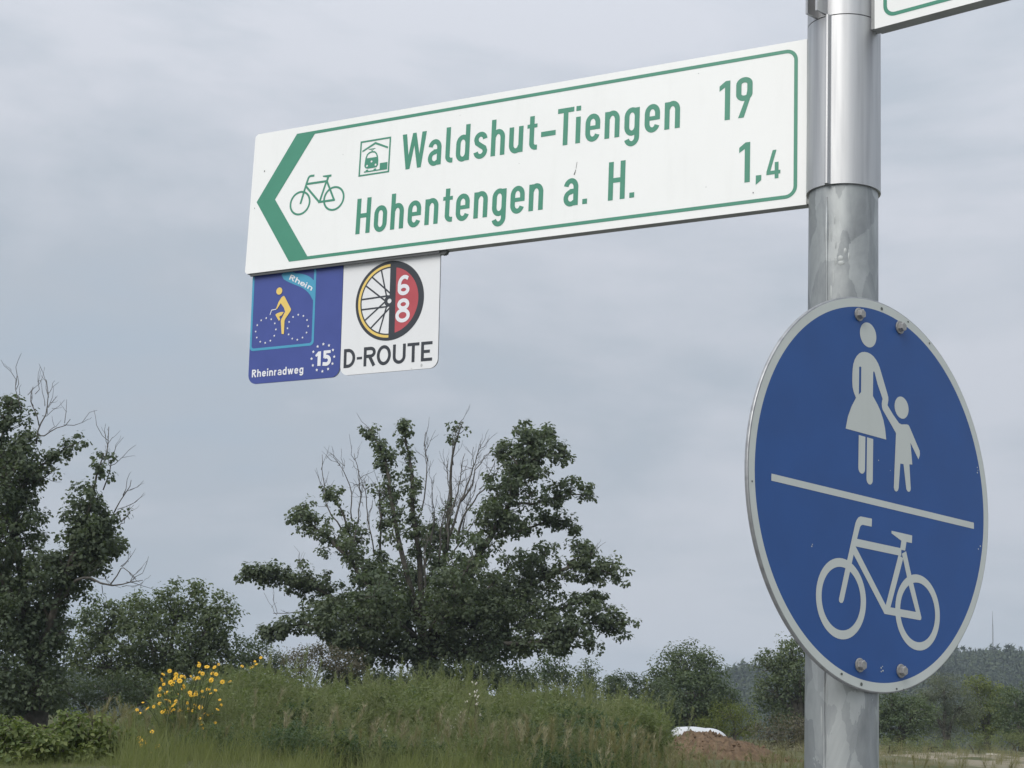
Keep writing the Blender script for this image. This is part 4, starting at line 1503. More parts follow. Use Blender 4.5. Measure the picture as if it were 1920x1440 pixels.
bare = [
    ([(838, 1010, .6), (862, 940, .9), (884, 880, 1.0), (901, 832, 1.1)], .035),
    ([(862, 945, .9), (885, 915, .6), (896, 880, .5), (914, 852, .5)], .028),
    ([(858, 1020, .2), (872, 965, -.2), (900, 920, -.4), (935, 882, -.6)], .036),
    ([(862, 1005, .2), (885, 985, .4), (893, 968, .4)], .018),
    ([(822, 1080, .6), (824, 1020, .3), (828, 970, .3), (846, 900, .5)], .03),
    ([(850, 870, .6), (854, 830, .5), (866, 790, .5)], .014),
    ([(668, 1030, .2), (672, 960, .3), (676, 900, .3), (664, 850, .3)], .022),
    ([(640, 990, .3), (612, 950, .3), (606, 900, .4), (604, 852, .4)], .02),
    ([(655, 975, .3), (662, 930, .3), (648, 890, .3), (633, 872, .3)], .018),
    ([(712, 990, .8), (716, 940, .8), (700, 905, .8)], .02),
    ([(716, 950, .8), (718, 920, .8), (722, 895, .8)], .014),
    ([(790, 960, 0), (798, 880, .2), (800, 850, .2), (798, 810, .2)], .018),
    ([(775, 890, 0), (760, 860, .3), (755, 850, .3)], .012),
    ([(718, 850, 0), (700, 815, 0), (684, 800, 0)], .010),
    ([(600, 1110, .6), (575, 1078, .6), (558, 1052, .6)], .018),
    ([(560, 1095, .5), (540, 1080, .5), (530, 1078, .5)], .014),
    ([(1095, 1055, 0), (1105, 1035, 0), (1113, 1030, 0)], .012),
    ([(570, 1150, -.8), (540, 1148, -.8), (512, 1150, -.8)], .012),
    ([(770, 1110, .1), (745, 1110, .3), (720, 1100, .4)], .03),
    ([(830, 1060, .9), (836, 990, 1.1), (842, 920, 1.2), (838, 870, 1.2)], .026),
    ([(838, 1030, -.4), (850, 960, -.6), (866, 900, -.7), (872, 850, -.7)], .026),
    ([(846, 1050, 1.2), (868, 1000, 1.5), (880, 950, 1.6), (893, 905, 1.6)], .022),
    ([(810, 1090, .6), (806, 1020, .9), (814, 950, 1.0), (812, 900, 1.0)], .022),
    ([(900, 920, -.4), (915, 900, -.4), (928, 868, -.4)], .014),
    ([(884, 880, 1.0), (890, 855, 1.0), (888, 838, 1.0)], .012),
    ([(700, 1040, .4), (690, 980, .5), (684, 920, .6), (672, 880, .6)], .018),
    ([(735, 1010, .2), (742, 960, .4), (736, 920, .4)], .016),
    ([(800, 1120, -.5), (790, 1060, -.9), (800, 1000, -1.0)], .03),
]
cores = [(775, 1165, 0, 1.9, 2.6, 1.0, 150), (680, 1165, -.4, 1.3, 2.0, .8, 90), (880, 1165, .3, 1.5, 2.2, 1.0, 115),
         (700, 1222, .3, 1.3, 1.6, .55, 60), (870, 1222, -.3, 1.5, 1.6, .5, 66), (960, 1150, 0, 1.2, 1.5, .55, 60), (720, 1095, 0, .8, 1.4, .7, 40),
         (875, 1105, .3, .9, 1.4, .55, 36), (610, 1150, 0, .6, 1.0, .45, 30)]
traced_tree('stag_headed_tree', 'broad half-dead tree with bare twigs rising from its crown, behind the weeds', 'trees beyond the weeds',
            (790, 1275, 800, 1185), 45, limbs, bare, cores, LEAF_MAPLE, g, lsize=.096, clump=.225, n_per=28, trunk_r=.30, dens=2.2)

g = np.random.default_rng(23)
limbs = [
    ([(60, 1290, 0), (50, 1150, .4), (30, 1010, .6), (15, 900, .4), (8, 820, .2), (22, 750, .2)], .16,
     [(.1, .6, 1.0, 1.7), (.5, .9, .55, 1.8), (.86, 1.0, .28, 1.6)]),
    ([(25, 960, .5), (55, 900, .2), (95, 860, .2), (150, 828, 0)], .05, [(.15, .75, .42, 2.2), (.7, 1.0, .17, 1.9)]),
    ([(20, 880, .3), (40, 850, 0), (60, 820, 0)], .04, [(.2, 1.0, .4, 2.0)]),
    ([(62, 1280, 0), (90, 1160, -.6), (130, 1050, -.8), (165, 960, -.8), (195, 850, -.6)], .14,
     [(.1, .45, .7, 1.8), (.42, .80, .72, 2.1), (.78, 1.0, .25, 1.5)]),
    ([(140, 1040, -.8), (180, 1010, -.6), (222, 958, -.4)], .05, [(.1, .95, .45, 2.2)]),
    ([(130, 1060, -.8), (180, 1040, .4), (200, 1010, .6)], .05, [(.1, 1.0, .5, 2.0)]),
    ([(110, 1110, -.7), (150, 1075, .6), (175, 1060, .8)], .05, [(.2, 1.0, .42, 2.0)]),
    ([(60, 1200, 0), (0, 1090, -.6), (-50, 1000, -.8), (-80, 900, -.6)], .12, [(.1, 1.0, .9, 1.7)]),
    ([(60, 1230, 0), (20, 1160, 1.4), (0, 1090, 2)], .1, [(.2, 1.0, .8, 1.8)]),
    ([(66, 1240, 0), (95, 1190, 1.2), (120, 1150, 1.8)], .09, [(.2, .9, .45, 1.5)]),
]
bare = [
    ([(65, 830, .2), (75, 795, .2), (85, 760, .2), (87, 712, .2)], .018), ([(75, 795, .2), (66, 760, .2), (62, 725, .2)], .012),
    ([(70, 815, .1), (100, 805, .1), (132, 786, .1)], .014), ([(38, 770, .1), (34, 735, .1), (33, 705, .1)], .010),
    ([(190, 900, -.5), (205, 850, -.4), (204, 800, -.4)], .014), ([(195, 920, -.5), (215, 880, -.4), (222, 855, -.4)], .014),
    ([(210, 960, -.4), (228, 935, -.3), (246, 900, -.3)], .014), ([(195, 1000, 0), (220, 985, 0), (233, 972, 0)], .012),
    ([(60, 905, .1), (85, 895, .1), (108, 875, .1)], .014),
    ([(118, 1120, -.6), (140, 1090, -.7), (170, 1083, -.8), (200, 1090, -.8), (232, 1092, -.8), (268, 1088, -.8)], .035),
    ([(205, 1090, -.8), (225, 1070, -.7), (255, 1085, -.7)], .014), ([(150, 1060, .2), (190, 1050, .3), (228, 1030, .4)], .016),
    ([(80, 1180, -.4), (105, 1130, -.2), (112, 1080, 0)], .05),
]
cores = [(10, 1010, 0, .85, 1.6, 1.1, 90), (25, 1150, 0, 1.0, 1.8, .8, 90), (40, 1245, 0, 1.0, 1.6, .75, 90), (165, 1000, -.6, .6, 1.0, .6, 40),
         (30, 1310, .3, 1.2, 1.2, .5, 60), (60, 1290, -.5, .9, .9, .5, 60), (110, 1080, -.3, .8, 1.1, .6, 60), (175, 1010, -.3, .5, .9, .5, 50), (20, 900, 0, .6, 1.1, .8, 60), (95, 1180, 0, .5, 1.0, .6, 30)]
traced_tree('dark_tree', 'tall dark tree with bare twigs at the left edge of the picture', 'trees beyond the weeds',
            (66, 1330, 62, 1240), 36, limbs, bare, cores, LEAF_DARK, g, lsize=.084, clump=.20, n_per=25, trunk_r=.24, dens=2.3)

g = np.random.default_rng(31)
GT = 'trees beyond the weeds'
GS = 'shrubs at the edge of the field'
lobe_tree('walnut_tree', 'round-topped green tree between the dark left tree and the half-dead tree', 'tree', GT, (300, 1330), 50,
          [(340, 1128, 52, 42), (405, 1165, 42, 50), (268, 1152, 62, 42), (185, 1165, 46, 44), (305, 1205, 110, 55), (400, 1232, 66, 50), (185, 1235, 66, 52),
           (300, 1275, 130, 45)], LEAF_WALNUT, g, lsize=.21, clump=.40, n_per=18, per_m2=2.3, trunk_r=.12, tmpl=LEAF2)
lobe_tree('hedge_shrub', 'dark shrub under the left trees behind the yellow flowers', 'shrub', GS, (190, 1335), 40,
          [(120, 1300, 60, 42), (215, 1300, 62, 40), (300, 1310, 60, 36), (50, 1325, 50, 30)], LEAF_DARK, g, lsize=.13, clump=.3, n_per=17, per_m2=2.0, trunk_r=.06, stems=3)
lobe_tree('hedge_shrub', 'dark green shrub left of the half-dead tree, just above the weeds', 'shrub', GS, (485, 1300), 52,
          [(475, 1225, 38, 30), (505, 1245, 36, 26), (450, 1260, 50, 30), (540, 1262, 40, 22)], LEAF_DARK, g, lsize=.16, clump=.34, per_m2=1.9, trunk_r=.07, stems=3)
lobe_tree('hedge_shrub', 'low dark undergrowth at the foot of the half-dead tree', 'shrub', GS, (800, 1320), 43,
          [(640, 1272, 44, 22), (720, 1282, 44, 22), (840, 1272, 46, 26), (800, 1266, 30, 22), (910, 1268, 50, 26), (970, 1276, 44, 22), (780, 1292, 60, 18)], LEAF_DARK, g, lsize=.17, clump=.3, per_m2=4.2, trunk_r=.05, stems=3)
lobe_tree('scrub_bush', 'brownish scrubby bush below the left side of the half-dead tree', 'shrub', GS, (580, 1290), 42,
          [(560, 1240, 36, 24), (605, 1232, 42, 26), (650, 1245, 40, 26)], LEAF_BROWN, g, lsize=.10, clump=.26, per_m2=2.4, trunk_r=.04, stems=3)
lobe_tree('hedge_shrub', 'leafy green shrub below the right boughs of the half-dead tree', 'shrub', GS, (1040, 1310), 55,
          [(1040, 1252, 36, 28), (1015, 1272, 38, 22), (1070, 1275, 34, 22)], LEAF_ROUND, g, lsize=.16, clump=.34, per_m2=1.9, trunk_r=.06, stems=3)
lobe_tree('hedge_shrub', 'small pointed shrub between the half-dead tree and the round tree', 'shrub', GS, (1105, 1310), 57,
          [(1100, 1258, 18, 24), (1108, 1285, 28, 20)], LEAF_ROUND, g, lsize=.15, clump=.3, per_m2=1.9, trunk_r=.05, stems=3)
lobe_tree('thicket', 'long low dark thicket left of the round tree', 'shrub', GS, (1180, 1330), 64,
          [(1130, 1292, 46, 20), (1180, 1288, 52, 20), (1225, 1292, 44, 22), (1160, 1272, 26, 11), (1200, 1320, 90, 26)], LEAF_DARK, g, lsize=.18, clump=.34, per_m2=1.7, trunk_r=.06, stems=3)
lobe_tree('round_tree', 'dense rounded green tree left of the round blue sign', 'tree', GT, (1300, 1385), 72,
          [(1285, 1240, 48, 36), (1325, 1255, 34, 34), (1255, 1270, 42, 34), (1300, 1295, 80, 48), (1345, 1315, 46, 36), (1250, 1325, 42, 38), (1300, 1345, 74, 36)],
          LEAF_ROUND, g, lsize=.23, clump=.5, n_per=18, per_m2=2.5, trunk_r=.2)
lobe_tree('roadside_tree', 'grey-green tree partly hidden by the blue sign and its post', 'tree', GT, (1500, 1390), 68,
          [(1485, 1220, 34, 26), (1440, 1242, 28, 24), (1530, 1215, 40, 34), (1500, 1265, 66, 42), (1450, 1295, 44, 40), (1560, 1285, 60, 46), (1480, 1335, 64, 42), (1580, 1340, 56, 40)],
          LEAF_WALNUT, g, lsize=.21, clump=.46, n_per=17, per_m2=2.1, trunk_r=.2)
lobe_tree('willow_shrub', 'yellow-green rounded shrub behind the brown earth heap', 'shrub', GS, (1370, 1395), 44,
          [(1370, 1338, 42, 24), (1335, 1362, 34, 24), (1400, 1362, 36, 26), (1370, 1375, 52, 20)], LEAF_LIME, g, lsize=.11, clump=.26, n_per=20, per_m2=2.4, trunk_r=.05, stems=3, tmpl=LEAF_LONG)
lobe_tree('scrub_bush', 'brown-green scrub beside the post below the blue sign', 'shrub', GS, (1465, 1415), 40,
          [(1440, 1375, 34, 26), (1485, 1370, 40, 32), (1530, 1378, 36, 28), (1470, 1398, 60, 18)], LEAF_BROWN, g, lsize=.09, clump=.24, per_m2=1.7, trunk_r=.04, stems=3)
lobe_tree('roadside_tree', 'dark green tree just right of the post', 'tree', GT, (1690, 1400), 76,
          [(1672, 1320, 40, 34), (1715, 1335, 42, 34), (1690, 1365, 56, 30), (1640, 1350, 40, 40)], LEAF_ROUND, g, lsize=.22, clump=.46, per_m2=2.2, trunk_r=.16)
lobe_tree('willow_tree', 'pale grey-green willow at the right under the distant mast', 'tree', GT, (1775, 1400), 88,
          [(1770, 1292, 46, 30), (1735, 1322, 38, 32), (1800, 1325, 44, 36), (1770, 1360, 62, 34)], LEAF_GREY, g, lsize=.24, clump=.5, per_m2=2.1, trunk_r=.16, tmpl=LEAF_LONG, n_per=24)
lobe_tree('roadside_tree', 'yellowish green tree right of the pale willow', 'tree', GT, (1850, 1400), 94,
          [(1830, 1288, 30, 22), (1862, 1310, 42, 32), (1835, 1345, 50, 36), (1880, 1352, 40, 32)], LEAF_LIME, g, lsize=.24, clump=.5, per_m2=2.1, trunk_r=.16)
lobe_tree('roadside_tree', 'dull green tree at the right edge of the picture', 'tree', GT, (1915, 1400), 84,
          [(1905, 1318, 38, 36), (1945, 1330, 44, 44), (1915, 1362, 54, 34)], LEAF_ROUND, g, lsize=.22, clump=.46, per_m2=2.2, trunk_r=.16)
lowshrubs = [((1672, 1420), 40, [(1668, 1398, 26, 16), (1700, 1402, 26, 14)], 'low bush at the foot of the dark tree right of the post'),
             ((1745, 1425), 44, [(1740, 1398, 30, 17), (1772, 1402, 24, 13)], 'low bush in front of the pale willow'),
             ((1830, 1425), 50, [(1815, 1395, 30, 14), (1850, 1392, 30, 16)], 'low bush at the edge of the bare ground under the yellowish tree'),
             ((1900, 1425), 47, [(1890, 1388, 30, 18), (1925, 1388, 30, 20)], 'low bush at the right edge above the bare ground')]
for bp_, Y_, lb, lbl in lowshrubs:
    lobe_tree('low_bush', lbl, 'shrub', GS, bp_, Y_, lb, WEED, g, lsize=.10, clump=.22, n_per=18, per_m2=2.3, trunk_r=.03, stems=3, tmpl=LEAF_LONG, twig=False)
# leafy bushes in the near left corner
for bp_, Y_, lb, lbl in (((40, 1440), 13.8, [(30, 1378, 46, 30), (82, 1392, 42, 32), (0, 1405, 46, 34), (45, 1420, 60, 24)], 'leafy bush in the bottom left corner'),
                         ((150, 1440), 14.1, [(142, 1362, 38, 26), (178, 1384, 40, 34), (112, 1392, 44, 32), (150, 1418, 56, 24)], 'leafy bush with pale shoots, second from the left edge'),
                         ((215, 1440), 14.4, [(205, 1388, 36, 28), (238, 1398, 32, 26), (215, 1418, 46, 22)], 'leafy bush just left of the low yellow flowers')):
    lobe_tree('leafy_bush', lbl, 'bush', 'leafy bushes in the near left corner', bp_, Y_, lb, LEAF_BUSH, g, lsize=.090, clump=.12, n_per=11, per_m2=2.0, trunk_r=.012, stems=4)

# ------------------------------------------------------------------ weeds on the bank (nobody could count them)
def weed_template(g, h=1.0, nleaf=46, llen=.085, lw=.009, plume=34, spread=.5):
    """One stalk: arrays V, F (triangles) and per-vertex shade."""
    V, F, A = [], [], []

    def tri(a, b, c, v):
        o = len(V)
        V.extend([a, b, c])
        A.extend([v, v, v])
        F.append((o, o + 1, o + 2))
    bend = g.normal(size=2) * .07
    cen = lambda t: np.array([bend[0] * t * t, bend[1] * t * t, h * t])
    for k in range(5):
        a, b = cen(k / 5), cen((k + 1) / 5)
        w = .004 * (1 - k / 6)
        tri(a + [w, 0, 0], a - [w, 0, 0], b, .5)
        tri(a + [0, w, 0], a - [0, w, 0], b, .5)
    for k in range(nleaf):
        t = g.uniform(.08, .97)
        an = k * 2.4
        d = np.array([math.cos(an), math.sin(an), g.uniform(.25, .95)])
        d /= np.linalg.norm(d)
        a = cen(t)
        ln = llen * g.uniform(.6, 1.25) * (1.15 - .55 * t)
        tip = a + d * ln + np.array([0, 0, -.15 * ln])
        s = np.cross(d, [0, 0, 1.0])
        s = s / (np.linalg.norm(s) + 1e-6) * lw * .5
        m = a + d * ln * .45
        v = g.uniform(.2, .8)
        tri(a, m + s, tip, v)
        tri(a, tip, m - s, v)
    for k in range(plume):
        t = g.uniform(.72, 1.0)
        an = g.uniform(0, 6.28)
        d = np.array([math.cos(an), math.sin(an), g.uniform(1.0, 2.2)])
        d /= np.linalg.norm(d)
        a = cen(t)
        ln = g.uniform(.04, .13) * spread
        s = np.cross(d, [0.3, .4, 1.0])
        s = s / (np.linalg.norm(s) + 1e-6) * .0035
        tri(a - s, a + s, a + d * ln, g.uniform(.55, 1))
    return np.array(V), np.array(F), np.array(A)


def scatter(name, label, cat, temps, X, Y, S, mat, g, lean=.08, sink=.03, varj=.6, tone=None):
    Vs, Fs, As = [], [], []
    off = 0
    Zg = ground_z(X, Y)
    pick = g.integers(0, len(temps), len(X))
    for i in range(len(X)):
        v, f, a = temps[pick[i]]
        an = g.uniform(0, 6.283)
        c, s = math.cos(an), math.sin(an)
        q = v * S[i]
        lx, ly = g.normal(size=2) * lean
        x = q[:, 0] * c - q[:, 1] * s + lx * q[:, 2]
        y = q[:, 0] * s + q[:, 1] * c + ly * q[:, 2]
        Vs.append(np.stack([x + X[i], y + Y[i], q[:, 2] + Zg[i] - sink], 1))
        Fs.append(f + off)
        pv = .5 + .5 * math.sin(X[i] * 1.7 + 1.3 * math.sin(Y[i] * 1.1)) * math.cos(Y[i] * 1.3 + X[i] * .6)
        As.append(np.clip(a * (1 - varj) + varj * (.35 * g.uniform() + .65 * (pv if tone is None else tone[i])), 0, 1))
        off += len(v)
    o = link(name, mesh_np(name, np.concatenate(Vs), [np.concatenate(Fs)], mat, var=np.concatenate(As)), kind='stuff')
    tag(o, label, cat)
    return o


g = np.random.default_rng(41)
green_t = [weed_template(g, 1.0, 50, .10, .010, 34, .9) for _ in range(7)]
dry_t = [weed_template(g, .85, 30, .06, .007, 60, 1.3) for _ in range(6)]


def in_view(x, y, lo, hi):
    """horizontal picture position between lo and hi (px of a 1920 px frame)."""
    px = 960 + FPX * x / (y * math.cos(PITCH)) * 1.0
    return (px > lo) & (px < hi)


# dense green stalks over the middle of the bank, in patches of different height
def patch(x, y, f, a):
    return .5 + .5 * np.sin(x * f + 1.7 * np.sin(y * f * .7 + a)) * np.cos(y * f * .9 + 1.3 * np.sin(x * f * .6 + 2 * a))


def sow(n, x0, x1, y0, y1):
    Y = g.uniform(y0, y1, n)
    X = g.uniform(x0, x1, n)
    return X, Y, 960 + FPX * X / Y


def bushy_template(g, h=1.0, nb=14, per=12, ll=.072, lw=.023, droop=.2):
    """Branching weed: side shoots from a stem, each set with small leaves; rounded top."""
    V, F, A = [], [], []

    def tri(a, b, c, v):
        o = len(V)
        V.extend([a, b, c])
        A.extend([v, v, v])
        F.append((o, o + 1, o + 2))
    for k in range(4):
        a, b = np.array([0, 0, h * .8 * k / 4]), np.array([0, 0, h * .8 * (k + 1) / 4])
        tri(a + [.004, 0, 0], a - [.004, 0, 0], b, .4)
        tri(a + [0, .004, 0], a - [0, .004, 0], b, .4)
    for k in range(nb):
        t = .18 + .72 * (k + g.uniform(0, .9)) / nb
        an = k * 2.4 + g.normal() * .3
        ln = h * (.34 - .17 * t) * g.uniform(.7, 1.25)
        d = np.array([math.cos(an), math.sin(an), g.uniform(.5, 1.15)])
        d /= np.linalg.norm(d)
        a = np.array([0, 0, h * t * .82])
        e = a + d * ln
        s_ = np.array([-math.sin(an), math.cos(an), 0]) * .0025
        tri(a - s_, a + s_, e, .45)
        bv = g.uniform(.15, .7)
        for _ in range(per):
            p = a + (e - a) * g.uniform(.2, 1.08) + g.normal(size=3) * .012
            q = g.normal(size=3) * np.array([1, 1, .6]) + d * .7 + np.array([0, 0, -droop])
            q /= np.linalg.norm(q)
            n_ = np.cross(q, g.normal(size=3))
            n_ /= np.linalg.norm(n_) + 1e-6
            l_ = ll * g.uniform(.5, 1.2)
            v = np.clip(bv + .45 * t + g.uniform(-.15, .2), 0, 1)
            if g.uniform() < .5:
                tri(p - n_ * lw * .5, p + n_ * lw * .5, p + q * l_, v)
            else:
                tri(p, p + q * l_ * .6 + n_ * lw * .7, p + q * l_, v)
    return np.array(V), np.array(F), np.array(A)


bush_t = [bushy_template(g) for _ in range(6)]
dark_t = [bushy_template(g, .9, 12, 11, .085, .036, .1) for _ in range(5)]
feather_t = [bushy_template(g, 1.05, 18, 11, .060, .011, -.5) for _ in range(6)]
TOP = [(300, 1300), (380, 1292), (420, 1285), (450, 1270), (480, 1262), (560, 1257), (610, 1268), (650, 1290), (700, 1276), (760, 1274), (800, 1266), (850, 1258), (905, 1264), (950, 1288), (1000, 1280), (1060, 1276), (1100, 1290),
       (1140, 1300), (1200, 1300), (1240, 1318), (1275, 1350), (1290, 1380)]
lots = {'green': [], 'bushy': [], 'dark': []}
ncl = 0
while ncl < 300:
    y = g.uniform(14.0, 22.0)
    x = g.uniform(-7.0, 3.2)
    px = 960 + FPX * x / y
    if px < 345 + 60 * g.uniform() or px > 1244 - (y < 17.5) * 50:
        continue
    ncl += 1
    hz_ = 720 + FPX * math.tan(PITCH) + (px - 960) * math.tan(ROLL)
    ztop = EYE + (hz_ - float(interp(px, TOP))) / FPX * 20.3
    full = ztop - float(ground_z(x, y))
    if y < 18.5:
        full = min(full, .28 + .62 * (y - 14.0) / 4.5 + g.uniform(0, .12))
    hgt = max(.25, full * g.uniform(.70, 1.10) + .06)
    u = g.uniform()
    kind = 'green' if u < .42 else 'bushy' if u < .80 else 'dark'
    if 1060 < px < 1180 and u > .35:
        kind = 'dark'
    rad = g.uniform(.20, .46)
    m = int(20 * (rad / .3) ** 1.6)
    tone = g.uniform()
    for _ in range(m):
        dx, dy = g.normal(size=2) * rad * .62
        r_ = math.hypot(dx, dy) / rad
        lots[kind].append((x + dx, y + dy, hgt * max(.35, 1 - .26 * r_ ** 2) * g.uniform(.8, 1.04), tone))
for kind, temps, mt, nm, lab in (('green', feather_t + green_t[:2], WEED, 'feathery_weeds', 'pale feathery weeds in clumps on the bank below the half-dead tree'),
                                 ('bushy', bush_t, WEED_MID, 'bushy_weeds', 'bushy mid-green weeds in rounded clumps on the bank'),
                                 ('dark', dark_t, WEED_DARK, 'dark_weeds', 'darker broad-leaved weeds between the pale ones on the bank')):
    q = np.array(lots[kind])
    if kind == 'green':
        k_ = g.choice(len(q), 1000)
        ex = q[k_].copy()
        ex[:, :2] += g.normal(size=(1000, 2)) * .22
        ex[:, 2] *= g.uniform(.92, 1.20, 1000)
        scatter('tall_stalks', 'thin feathery stalks standing out above the weed clumps', 'weeds', green_t, ex[:, 0], ex[:, 1], ex[:, 2], mt, g, lean=.09, tone=ex[:, 3])
    scatter(nm, lab, 'weeds', temps, q[:, 0], q[:, 1], q[:, 2], mt, g, lean=.10, tone=q[:, 3])
# brown, drier stalks: left flank, foot of the bank and round the earth heap
Xw, Yw, pxw = sow(5600, -7.0, 4.4, 13.4, 22.5)
wgt = interp(pxw, [(60, .1), (120, .35), (200, .7), (260, .95), (420, .95), (520, .4), (700, .35), (880, .6), (1060, .75), (1200, .95), (1330, .95), (1500, .85), (1560, .2)]) * np.where(Yw < 17, 1, .5)
wgt = wgt * (.05 + .85 * patch(Xw, Yw, 1.6, 2.2)) * np.where((pxw < 235) & (Yw < 16.4), 0, 1) * np.where((pxw > 1250) & (Yw > 17.5), 0, 1)
keep = g.uniform(size=len(Xw)) < wgt
Xw, Yw, pxw = Xw[keep], Yw[keep], pxw[keep]
top = interp(pxw, [(100, 1352), (180, 1335), (260, 1318), (330, 1330), (420, 1318), (600, 1350), (800, 1352), (900, 1350), (1080, 1340), (1200, 1350), (1262, 1392), (1330, 1408), (1420, 1414), (1500, 1404), (1560, 1410)])
hz_ = 720 + FPX * math.tan(PITCH) + (pxw - 960) * math.tan(ROLL)
ztop = EYE + (hz_ - top) / FPX * Yw
hs = np.clip((ztop - ground_z(Xw, Yw)) / .85, .16, .95) * g.uniform(.5, 1.02, len(Xw))
scatter('dry_weeds', 'brownish dry weeds scattered over the bank and beside the earth heap', 'weeds', dry_t, Xw, Yw, hs, WEED_DRY, g, lean=.14)


def blade_template(g, n=14):
    V, F, A = [], [], []
    for _ in range(n):
        b = np.array([*(g.normal(size=2) * .06), 0])
        d = g.normal(size=2) * .22
        h = g.uniform(.35, 1)
        w = g.uniform(.0035, .0075)
        an = g.uniform(0, 6.28)
        s = np.array([math.cos(an) * w, math.sin(an) * w, 0])
        m = b + np.array([d[0] * .3, d[1] * .3, h * .55])
        t = b + np.array([d[0], d[1], h])
        o = len(V)
        V.extend([b - s, b + s, m + s * .7, m - s * .7, t])
        F.extend([(o, o + 1, o + 2), (o, o + 2, o + 3), (o + 3, o + 2, o + 4)])
        A.extend([g.uniform(.2, 1)] * 5)
    return np.array(V), np.array(F), np.array(A)


blades = [blade_template(g) for _ in range(6)]
n = 9000
Yg = 10.5 + 6.5 * g.uniform(size=n) ** .9
Xg = g.uniform(-6.4, 6.6, n)
hs = g.uniform(.16, .36, n) * np.where(Xg > 3.2, .6, 1)
keep = g.uniform(size=n) < np.where(960 + FPX * Xg / Yg < 640, 1, .5)
Xg, Yg, hs = Xg[keep], Yg[keep], hs[keep] * (.6 + .9 * patch(Xg[keep], Yg[keep], 2.2, .3)) * np.where(960 + FPX * Xg[keep] / Yg[keep] < 275, .42, 1)
scatter('grass', 'rough green grass along the foot of the weedy bank', 'grass', blades, Xg, Yg, hs, GRASS, g, lean=.15, sink=.02)
n = 1700
Yg = g.uniform(20, 52, n)
Xg = g.uniform(2.0, 15, n)
pxw = 960 + FPX * Xg / Yg
keep = (pxw > 1270) & (pxw < 1990) & ((np.sin(Xg * 1.7 + Yg * .6) + g.normal(size=n) * .6) > .1)
Xg, Yg = Xg[keep], Yg[keep]
scatter('grass_tufts', 'thin dry grass tufts on the bare ground at the right', 'grass', blades, Xg, Yg, g.uniform(.18, .5, len(Xg)), WEED_DRY, g, lean=.2, sink=.02)

Xw, Yw, pxw = sow(560, -4.6, 2.2, 13.6, 16.4)
keep = (g.uniform(size=len(Xw)) < interp(pxw, [(300, .05), (520, .2), (660, .75), (1000, .9), (1250, .6), (1400, .2)]) * patch(Xw, Yw, 2.4, 3.3) * 1.3)
Xw, Yw, pxw = Xw[keep], Yw[keep], pxw[keep]
PALE = leafy('dry_stalk_pale', (0.17, 0.160, 0.100), (0.34, 0.31, 0.21), .3, scale=1.0)
scatter('dead_stalks', 'pale dead stalks standing among the weeds at the bottom edge', 'dead stalks', dry_t, Xw, Yw, g.uniform(.26, .62, len(Xw)), PALE, g, lean=.2)

# ------------------------------------------------------------------ yellow flowers
PETAL = plain('petal_yellow', (0.72, 0.44, 0.025), 0.6, vary=0.15, scale=60)
FEYE = plain('flower_centre', (0.48, 0.26, 0.03), 0.8, vary=0.2, scale=90)
fl = MB()
for k in range(9):
    a = k / 9 * 2 * math.pi
    c, s = math.cos(a), math.sin(a)
    w = .013
    fl.add([(.008 * c, .008 * s, 0), (.024 * c - w * s, .024 * s + w * c, .004), (.042 * c, .042 * s, -.004), (.024 * c + w * s, .024 * s - w * c, .004)],
           [(0, 3, 2, 1)], 0)
fl.tube([(0, 0, -.004), (0, 0, .006), (0, 0, .011)], [.010, .011, .005], n=7, mi=1)
_fo = fl.build('flower', [PETAL, FEYE], None)
flower_me = _fo.data
bpy.data.objects.remove(_fo)


def flower_plant(label, heads, Y, base, mat, g):
    b3 = at(base[0], base[1], Y)
    b3[2] = float(ground_z(b3[0], b3[1]))
    root = empty('flower_clump', b3)
    tag(root, label, 'flowers', 'yellow flower clumps on the bank')
    st = MB()
    P_, N_, D_ = [], [], []
    for px, py, dy in heads:
        p = at(px, py, Y + dy)
        foot = np.array([b3[0] + (p[0] - b3[0]) * .45, p[1] + g.uniform(-.2, .2), 0])
        foot[2] = float(ground_z(foot[0], foot[1])) - .03
        q = spline([foot, foot * .4 + p * .6 + np.array([g.normal() * .03, g.normal() * .03, .05]), p - np.array([0, 0, .008])], 6)
        st.tube(q, np.linspace(.006, .003, 6), n=4, cap=False)
        for _ in range(3):
            i = g.integers(1, 5)
            P_.append(q[i])
            N_.append(unit(np.array([g.normal() * .5, g.normal() * .5, 1])))
            D_.append(g.normal(size=3))
        o = link('flower', flower_me, root)
        o.location = Vector(p - b3)
        tilt = Vector((g.normal() * .45, -.9 + g.normal() * .35, .75 + g.normal() * .25))
        o.rotation_euler = tilt.to_track_quat('Z', 'Y').to_euler()
        sc = g.uniform(.34, .66)
        o.scale = (sc, sc, sc)
    st.build('stems', WEED, root, rel=b3)
    P_ = np.array(P_) - b3
    me = leaves_mesh('leaves', P_, np.array(N_), np.array(D_), g.uniform(.05, .10, len(P_)), g.uniform(0, 1, len(P_)), WEED_MID, LEAF_LONG)
    o = link('leaves', me, root)
    o['kind'] = 'stuff'


